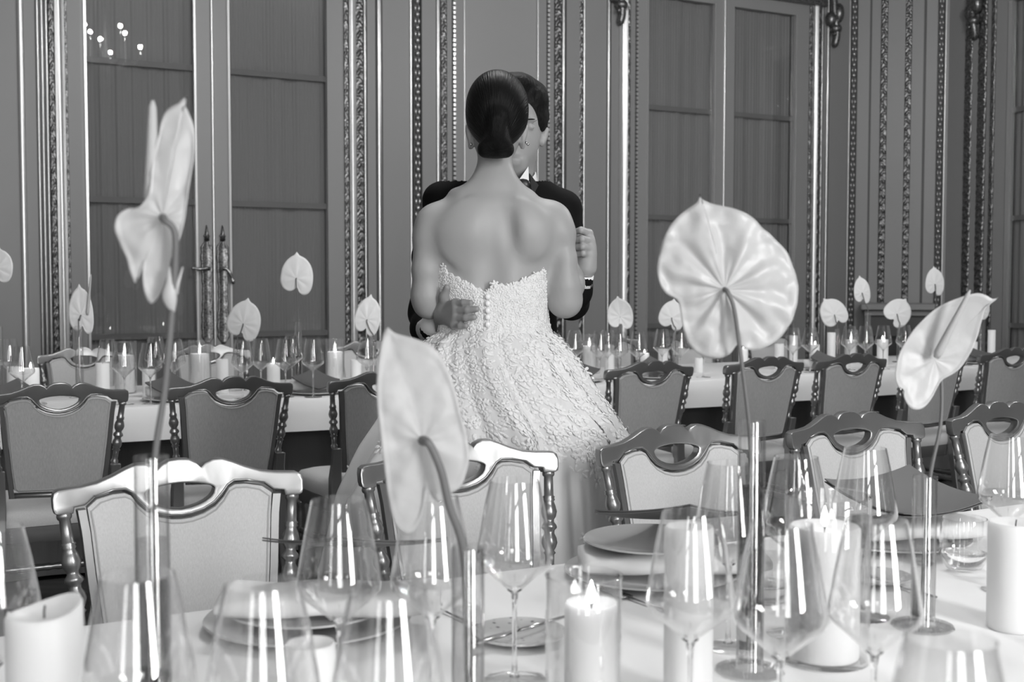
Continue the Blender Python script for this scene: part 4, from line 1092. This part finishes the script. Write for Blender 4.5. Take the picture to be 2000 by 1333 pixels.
# small bud on that stem
b = MB(); P = [at(338, 610, Y-.006), at(331, 580, Y-.008), at(332, 545, Y-.008), at(331, 520, Y-.006)]
o = bpy.data.objects[A and 'anthurium_flower.001']
b.tube([Vector(q)-o.location for q in spline(P, 12)], [.002, .004, .006, .0075, .008, .0075, .006, .0045, .004, .0035, .003, .002, .001], 8, .5)
b.tube([Vector(q)-o.location for q in (at(343, 575, Y-.006), at(347, 555, Y-.006), at(357, 522, Y-.004))], [.003, .0022, .0008], 6)
b.build('bract', 'spathe', o)
Y = V['v4'].y
A, O = px_outline([(98, 32), (135, 64), (250, 95), (340, 132), (400, 200), (450, 300), (485, 400), (515, 520), (545, 640), (555, 760), (530, 870), (500, 925), (450, 955), (412, 1005), (360, 990), (318, 930), (298, 1040), (270, 1130), (222, 1192), (170, 1180), (130, 1110), (100, 950), (85, 800), (60, 600), (40, 400), (45, 200), (66, 80), (82, 42)], 2.836, 720, 630, 300, 655, Y)
anth(A, 'drooping white anthurium in the centre foreground, in front of the gown', ag, O,
     [A, A+Vector((.006, -.014, .000)), at(845, 880, Y-.014), at(863, 925, Y-.012), at(878, 990, Y-.008), at(903, 1066, Y-.002), Vector((V['v4'].x-.001, Y, T+.165)), Vector((V['v4'].x+.001, Y, T+.03))],
     cup=.20, fold=.0038, nf=4, seed=2.2, stem_r=.0046, spad=(A+Vector((0, .01, 0)), A+Vector((-.02, .055, .05)), .005, .003))
Y = V['v3'].y
A, O = px_outline([(1022, 153), (975, 168), (915, 135), (840, 112), (750, 130), (640, 170), (500, 235), (380, 330), (270, 450), (180, 580), (110, 720), (80, 850), (80, 950), (110, 1020), (158, 1042), (152, 1100), (180, 1170), (230, 1220), (290, 1230), (360, 1200), (430, 1120), (500, 1000), (550, 940), (640, 890), (720, 820), (800, 690), (860, 540), (900, 350), (925, 240), (970, 190)], 4.936, 1730, 550, 470, 755, Y)
anth(A, 'tilted white anthurium with a thick spadix, at the right foreground', ag, O,
     [A+Vector((.0, .004, 0)), at(1833, 722, Y+.016), at(1839, 745, Y+.014), at(1837, 830, Y+.006), at(1816, 938, Y), Vector((V['v3'].x, Y, T+.10)), Vector((V['v3'].x-.001, Y, T+.03))],
     spad=(at(1828, 699, Y-.016), at(1895, 567, Y-.048), .0072, .0030), cup=-.18, fold=.0020, nf=6, seed=3.3)
# flowers standing along the far table
HEART = [(-.03, .62), (.05, .54), (.20, .48), (.34, .36), (.43, .18), (.45, -.02), (.42, -.20), (.33, -.34), (.19, -.38), (.08, -.32), (.02, -.20), (-.07, -.27), (-.20, -.30), (-.35, -.24), (-.44, -.10), (-.44, .08), (-.39, .26), (-.30, .40), (-.18, .50), (-.08, .55)]
fg = 'flowers standing along the far table'; fvg = 'slim bud vases along the far table'
FF = [(-6, 516, 60, 70, 5, -4, .34, 0, 'the left edge of the picture'), (158, 604, 48, 100, -4, 153, .34, 1, 'the chair at far left'), (475, 623, 66, 84, 12, 463, .27, 0, 'the candle cylinder left of the door handles'), (579, 534, 64, 84, 2, 582, .50, 0, 'the curtained door, highest on the left side'),
      (717, 615, 50, 82, 10, 728, .27, 0, 'the couple, immediately left of them'), (1211, 611, 50, 66, -6, 1208, .27, 2, 'the right side of the couple'), (1312, 614, 52, 62, 10, 1320, .27, 0, 'the big round flower, half covered by it'),
      (1630, 608, 52, 62, -30, 1636, .27, 0, 'a tall candle, right of the big flower'), (1684, 566, 32, 56, -6, 1695, .40, 0, 'the mantelpiece, its left end'), (1752, 607, 54, 58, 35, 1758, .27, 0, 'the mantelpiece, before its firebox'), (1826, 549, 37, 58, 0, 1829, .52, 0, 'the beaded strip, highest on the right'), (1916, 601, 34, 46, 10, 1916, .27, 0, 'the tilted right-hand flower, peeping out from it')]
for i, (u, v, wd, ht, ang, ub, vh, sp, wh) in enumerate(FF):
    base = R(0, 0); r_ = ray(ub, 600); k = -r_.x*SN + r_.y*CS; q = C0+r_*(5.74/k); base = Vector((q.x, q.y, T+.0005)); Y = base.y
    pxm = F_PX/Y; A = at(u, v+ht*.12, Y); h_m = ht/pxm; w_m = wd/pxm/.9
    a = math.radians(-ang); O = [(x*w_m*math.cos(a)-z*h_m*math.sin(a), x*w_m*math.sin(a)+z*h_m*math.cos(a)) for x, z in HEART]
    top = Vector((base.x, Y, T+min(vh, .34)+.0)); mid = (A+top)/2 + Vector((0, -.01, 0))
    vh_ = .335 if vh > .3 else .235
    sgn = 1 if sp != 2 else -1
    anth(A, 'small white anthurium on the far table by ' + wh, fg, O, [A, A+Vector((0, -.012*sgn, -.012)), Vector(((A.x+base.x)/2, Y-.004, (A.z+T+vh_)/2)), Vector((base.x, Y, T+vh_+.03)), Vector((base.x, Y, T+vh_+.004)), Vector((base.x, Y, T+vh_-.03)), Vector((base.x, Y, T+.1)), Vector((base.x, Y, T+.03))],
         spad=((A+Vector((.03, -.0, .0)), A+Vector((.05, -.0, .19)), .008, .004) if sp == 1 else (A+Vector((0, -.006*sgn, .0)), A+Vector((.004, -.03*sgn, .075)), .006, .003)) if sp else None,
         cup=.16*sgn, fold=.0022, nf=7+i % 3, seed=i*1.7, rings=9, n=60, stem_r=.0028, m='spathe_far_lit')
    vase(base, vh_, .1 if vh_ < .3 else .16, 'slim vase on the far table by ' + wh, fvg)

# ================================================================== FAR TABLE GLASSES AND CANDLES
ORD = ['leftmost', 'second from left', 'third from left', 'fourth from left', 'fifth from left', 'sixth from left', 'seventh from left', 'eighth from left', 'ninth from left', 'tenth from left', 'eleventh from left', 'twelfth from left', 'thirteenth from left', 'fourteenth from left', 'fifteenth from left', 'sixteenth from left', 'seventeenth from left', 'eighteenth from left', 'nineteenth from left', 'twentieth from left', 'twenty-first from left', 'twenty-second from left', 'twenty-third from left', 'twenty-fourth from left', 'twenty-fifth from left', 'twenty-sixth from left', 'twenty-seventh from left', 'rightmost']
taken = [(atn(u_, 700, 5.40), .10) for u_ in (28, 335, 616, 1132, 1282, 1612, 1905)]
def free(p, r):
    for _ in range(40):
        hit = [(q, rq) for q, rq in taken if (Vector(q[:2])-Vector(p[:2])).length < r+rq+.004]
        if not hit: break
        q, rq = hit[0]; d = Vector((p.x, p.y)).normalized(); s_, n_ = SNof(p)
        sg = 1 if (n_ < 5.75) else -1
        if _ > 12: sg = -sg
        p = Vector((p.x+d.x*.02*sg, p.y+d.y*.02*sg, p.z))
    taken.append((p, r)); return p
for o in list(COL.objects):
    if o.name.startswith('bud_vase') and o.location.y > 3.5: taken.append((o.location.copy(), .048))
fc = [(28, 718, .016*2, 0, 0, 'behind the dark card at the left edge'), (60, 722, .036, 1, 0, 'lit, right of the dark card at the left edge'), (200, 710, .031, 0, 0, 'unlit, above the top rail of the leftmost chair'), (243, 694, .046, 1, .056, 'lit, tall, in a glass cylinder at left'),
      (290, 722, .029, 0, 0, 'unlit, seen through a wine glass at left'), (390, 691, .046, 1, .054, 'lit, in a glass cylinder left of the round flower'), (434, 702, .029, 0, 0, 'unlit, just right of a cylinder, below the door handles'), (534, 710, .032, 1, 0, 'lit, short, between two wine glasses under the right door leaf'),
      (654, 687, .040, 1, .049, 'lit, in a glass cylinder behind the propped menu card'), (695, 703, .027, 0, 0, 'unlit, short, left of the small flower beside the couple'),
      (1151, 676, .037, 1, .047, 'lit, in a glass cylinder just right of the gown'), (1190, 674, .027, 0, 0, 'unlit, tall, right of the cylinder beside the gown'), (1259, 690, .026, 1, 0, 'lit, above the chair just right of the skirt'), (1295, 682, .028, 0, 0, 'unlit, behind a wine glass left of the round flower'),
      (1366, 700, .030, 0, 0, 'unlit, under the left lobe of the big round flower'), (1452, 680, .028, 1, 0, 'lit, under the notch of the big round flower'), (1522, 672, .029, 0, 0, 'unlit, just below the right rim of the big round flower'), (1550, 656, .026, 0, 0, 'unlit, tall, just right of the big round flower'), (1592, 673, .028, 1, 0, 'lit, short, right of the big round flower'), (1624, 650, .026, 0, 0, 'unlit, tall, above the folded card on the right'),
      (1662, 664, .036, 1, .044, 'lit, in a glass cylinder below the narrow upright flower'), (1724, 664, .036, 1, 0, 'lit, below the small flower by the mantelpiece'), (1899, 668, .034, 0, 0, 'unlit, just right of the tilted flower'), (1937, 645, .026, 0, 0, 'unlit, tall, near the right edge of the picture')]
for u, v, r, lit, hr, wh in fc:
    # pick depth in the middle of the table, height from the pixel row
    nn = 5.62 if hr == 0 else 5.85
    if u in (28, 60, 1899): nn = 5.5
    r_ = ray(u, v); k = -r_.x*SN+r_.y*CS; q = C0+r_*(nn/k); hh = max(.07, min(.30, q.z-T))
    p = free(Vector((q.x, q.y, T+.0005)), max(r, hr)); 
    if hr:
        hurricane(p, hr, hh+.065, 'glass cylinder on the far table around the candle ' + wh.replace('lit, ', '').replace('tall, ', '').replace('in a glass cylinder ', ''), 'glass cylinders along the far table')
        p = p + Vector((0, 0, .0065))
    candle(p, r, hh-(.0065 if hr else 0), lit, 'far-table white candle, ' + wh, 'candles along the far table')
fw = [(18, 663), (39, 677), (210, 666), (240, 672), (291, 671), (303, 659), (339, 671), (472, 668), (509, 662), (556, 667), (570, 657), (610, 666), (716, 659), (1122, 649), (1172, 656), (1187, 650), (1210, 656), (1247, 656), (1294, 648), (1330, 647), (1375, 655), (1550, 647), (1584, 644), (1661, 647), (1692, 642), (1727, 642), (1768, 640), (1890, 640)]
for i, (u, v) in enumerate(fw):
    p = free(far(u, v, .27), .052); wine(p, 'clear wine glass on the far table, ' + ORD[i] + ' in its row', 'wine glasses along the far table')

# ================================================================== PLACE SETTINGS
def plate_mb(r, h=.016, foot=.55):
    b = MB(); b.lathe([(.001, 0), (r*foot, 0), (r*.72, h*.35), (r*.98, h*.9), (r, h), (r*.985, h+.0025), (r*.72, h*.35+.004), (r*.5, .005), (.001, .0045)], seg=64); return b
def folded(name, cx, cy, L_, W_, hth, sag):
    b = MB(); N = 26; Mx = 10; rings = []
    for i in range(N+1):
        x = -L_/2+L_*i/N; e = min(1, (1-abs(2*i/N-1))*9+.55); rg = []
        for j in range(20):
            a = 2*PI*j/20; ca, sa = math.cos(a), math.sin(a)
            y = math.copysign(abs(ca)**.5, ca)*W_/2*(.94+.06*e); z = hth/2+math.copysign(abs(sa)**.6, sa)*hth/2*(.55+.45*e) + .0025*math.sin(i*.5+a*2)
            z -= sag*max(0, (abs(2*i/N-1)-.55))**2*3
            rg.append((cx+x, cy+y, max(z, .0005)))
        rings.append(rg)
    b.loft(rings); return b
def card_mb(sz, curl=0.0):
    b = MB(); N = 10; th = .0022
    def zz(i, j): x, y = i/N-.5, j/N-.5; return curl*((x*x+y*y)*1.6)
    for off, lay in ((0, 0), (.0023, 1)):
        vs = []; fs = []
        for s_ in (0, 1):
            for i in range(N+1):
                for j in range(N+1): vs.append(((i/N-.5)*sz, (j/N-.5)*sz, zz(i, j)*(1+lay*.15)+off+s_*th))
        K = (N+1)**2
        for i in range(N):
            for j in range(N): a = i*(N+1)+j; fs += [(a, a+1, a+N+2, a+N+1), (K+a, K+a+N+1, K+a+N+2, K+a+1)]
        for i in range(N):
            for e in ((i, i+1), (N*(N+1)+i, N*(N+1)+i+1), (i*(N+1), (i+1)*(N+1)), (i*(N+1)+N, (i+1)*(N+1)+N)): fs.append((e[0], e[1], e[1]+K, e[0]+K))
        b.add(vs, fs)
    return b
def cutlery(kind, p, rz, z, label, group):
    root = None; b = MB()
    if kind == 'knife':
        b.tube([(0, -.10, 0), (0, -.05, 0), (0, 0, 0)], [.0035, .0045, .003], 8, .6); b.loft([[(-.003, 0, -.001), (.003, 0, -.001), (.003, 0, .001), (-.003, 0, .001)], [(-.008, .05, -.0008), (.008, .05, -.0008), (.008, .05, .0008), (-.008, .05, .0008)], [(-.007, .09, -.0008), (.004, .10, -.0008), (.004, .10, .0008), (-.007, .09, .0008)]])
    elif kind == 'spoon':
        b.tube([(0, -.10, 0), (0, 0, 0), (0, .04, .001)], [.004, .0025, .003], 8, .5); b.sph((0, .065, .002), .02, 14, 8, (.95, 1.45, .22))
    else:
        b.tube([(0, -.10, 0), (0, 0, 0), (0, .03, 0)], [.004, .0025, .004], 8, .5); b.box((0, .045, 0), (.022, .03, .0022), 0, .0005)
        for k in range(4): b.box((-.0085+.0057*k, .08, 0), (.003, .045, .002))
    o = b.build(kind, 'steel'); o.location = (p.x, p.y, z+.004); o.rotation_euler = (0, 0, rz); tag(o, label, kind, group); return o
sets = [(.565, 'nearest setting at lower left', 0), (1.21, 'setting in front of the gown', 0), (1.80, 'setting at right', 1)]
for i, (s_, wh, k3) in enumerate(sets):
    c_ = R(s_, 1.735, T+.0005)
    o = plate_mb(.160, .014).build('charger_plate', 'porcelain', auto=50); o.location = c_; tag(o, 'large grey-white charger plate, ' + wh, 'plate', 'charger plates on the foreground table')
    zn = .0195 if i else .034; zp = .056 if i else .0175
    o = folded('napkin', 0, 0, .33, .13, .034, .0).build('folded_napkin', 'napkin'); tag(o, 'thick folded white napkin, ' + wh, 'napkin', 'napkins on the foreground table')
    o.location = c_+Vector((0, 0, zn)) + R(.02, -.035 if i else -.05); o.rotation_euler = (0, 0, TH-.45 if i < 2 else TH-.35)
    if i < 2:
        o = plate_mb(.125, .012).build('dinner_plate', 'porcelain', auto=50); o.location = c_+Vector((0, 0, zp)); tag(o, 'smaller dinner plate, ' + wh, 'plate', 'dinner plates on the foreground table')
    o = card_mb(.205 if i < 2 else .23, .012 if i < 2 else .03).build('menu_card', 'card', smooth=True, auto=30); tag(o, 'dark grey folded menu card, ' + wh, 'menu', 'menu cards')
    o.location = c_+Vector(((.07, .015, .118), (.04, .0, .105), (.03, 0, .083))[i])
    o.rotation_euler = Matrix(Matrix.Rotation(math.radians((-13, -15, 9)[i]), 3, 'X') @ Matrix.Rotation((PI/4, PI/4+.05, PI/4-.35)[i], 3, 'Z')).to_euler()
# bread plates and cutlery
for u, v, wh, r in ((1014, 1238, 'beside the centre candle, with a knife across it', .072), (1712, 1128, 'with printed pattern, behind the large candle at right', .062)):
    p = atz(u, v, T+.008); o = plate_mb(r, .010).build('bread_plate', 'plate_print', auto=50); o.location = (p.x, p.y, T+.0005); tag(o, 'small bread plate ' + wh, 'plate', 'bread plates')
p = atz(1015, 1236, T+.012); cutlery('knife', p, math.atan2(-(at(1090, 1268, 1.75)-at(943, 1205, 1.9)).x, 1)*0+2.35, T+.012, 'silver butter knife lying across the small bread plate in the centre', None)
for u, v, rz, kd, l in ((880, 1205, .6, 'spoon', 'silver spoon on the cloth left of the bread plate'), (1740, 1146, TH, 'fork', 'silver fork on the cloth by the patterned bread plate'), (1250, 1180, TH+.1, 'fork', 'silver fork on the cloth right of the centre candle')):
    p = atz(u, v, T); cutlery(kd, p, rz, T+.0005, l, None)
# far table cards, plates and napkins
fcards = [(28, 735, 'at the left edge, above the leftmost chair'), (335, 745, 'behind the stem of the tall left flower'), (616, 738, 'between the two left chairs, by a candle cylinder'), (1132, 717, 'just right of the gown'), (1282, 706, 'behind the chair right of the skirt'), (1612, 692, 'below the tall candle right of the big flower'), (1905, 695, 'right of the tilted flower')]
for u, v, wh in fcards:
    r_ = ray(u, v); k = -r_.x*SN+r_.y*CS; q = C0+r_*(5.40/k)
    o = plate_mb(.13, .012).build('dinner_plate', 'porcelain', auto=50); o.location = (q.x, q.y, T+.0005); tag(o, 'far-table plate under the card ' + wh, 'plate', 'plates on the far table')
    o = card_mb(.165, .02).build('menu_card', 'card', auto=30); o.location = (q.x, q.y, T+.058)
    o.rotation_euler = Matrix(Matrix.Rotation(TH, 3, 'Z') @ Matrix.Rotation(math.radians(22), 3, 'X') @ Matrix.Rotation(PI/4-.2, 3, 'Z')).to_euler(); tag(o, 'dark grey far-table menu card ' + wh, 'menu', 'menu cards')
    nq = Vector((q.x, q.y, 0)) + R(0, .06)
    o = folded('n', 0, 0, .20, .06, .05, 0).build('folded_napkin', 'napkin'); o.location = (nq.x, nq.y, T+.016); o.rotation_euler = (0, 0, TH); tag(o, 'far-table white napkin under the card ' + wh, 'napkin', 'napkins on the far table')

# ================================================================== CHANDELIER over the aisle (left one mirrored in the glazed doors)
def chandelier(s_, n_, z_, side):
    root = empty('chandelier', R(s_, n_, z_), 0, 'gilt chandelier with candle bulbs hanging above the aisle, %s of the two' % side, 'chandelier')
    b = MB(); b.lathe([(.004, -.22), (.02, -.2), (.035, -.16), (.015, -.1), (.04, -.02), (.05, .03), (.02, .08), (.012, .2), (.006, .5), (.006, HZ-z_-.03), (.05, HZ-z_-.02), (.05, HZ-z_)], seg=16); b.build('column', 'gilt', root)
    for i in range(8):
        a = 2*PI*i/8; c, q = math.cos(a), math.sin(a); L_ = .34 if i % 2 else .24; hz = .05 if i % 2 else .22
        b = MB(); b.tube(spline([(0.03*c, .03*q, 0), (.5*L_*c, .5*L_*q, -.07), (L_*c, L_*q, 0), (L_*c, L_*q, hz-.02)], 15), .007, 6); arm = b.build('arm', 'gilt', root)
        b = MB(); b.lathe([(.002, hz), (.004, hz+.01), (.0045, hz+.018), (.003, hz+.03), (.001, hz+.038)], (L_*c, L_*q, 0), 10); b.build('candle_bulb', 'flame', arm)
        ld = bpy.data.lights.new('bulb_light', 'POINT'); ld.energy = 17; ld.shadow_soft_size = .02; lo = bpy.data.objects.new('bulb_light', ld); COL.objects.link(lo); lo.location = R(s_, n_, z_)+Vector((L_*c, L_*q, hz+.08))
chandelier(2.0, 3.5, 3.55, 'left')
chandelier(5.6, 3.5, 3.55, 'right')  # second chandelier added out of view to even out the light
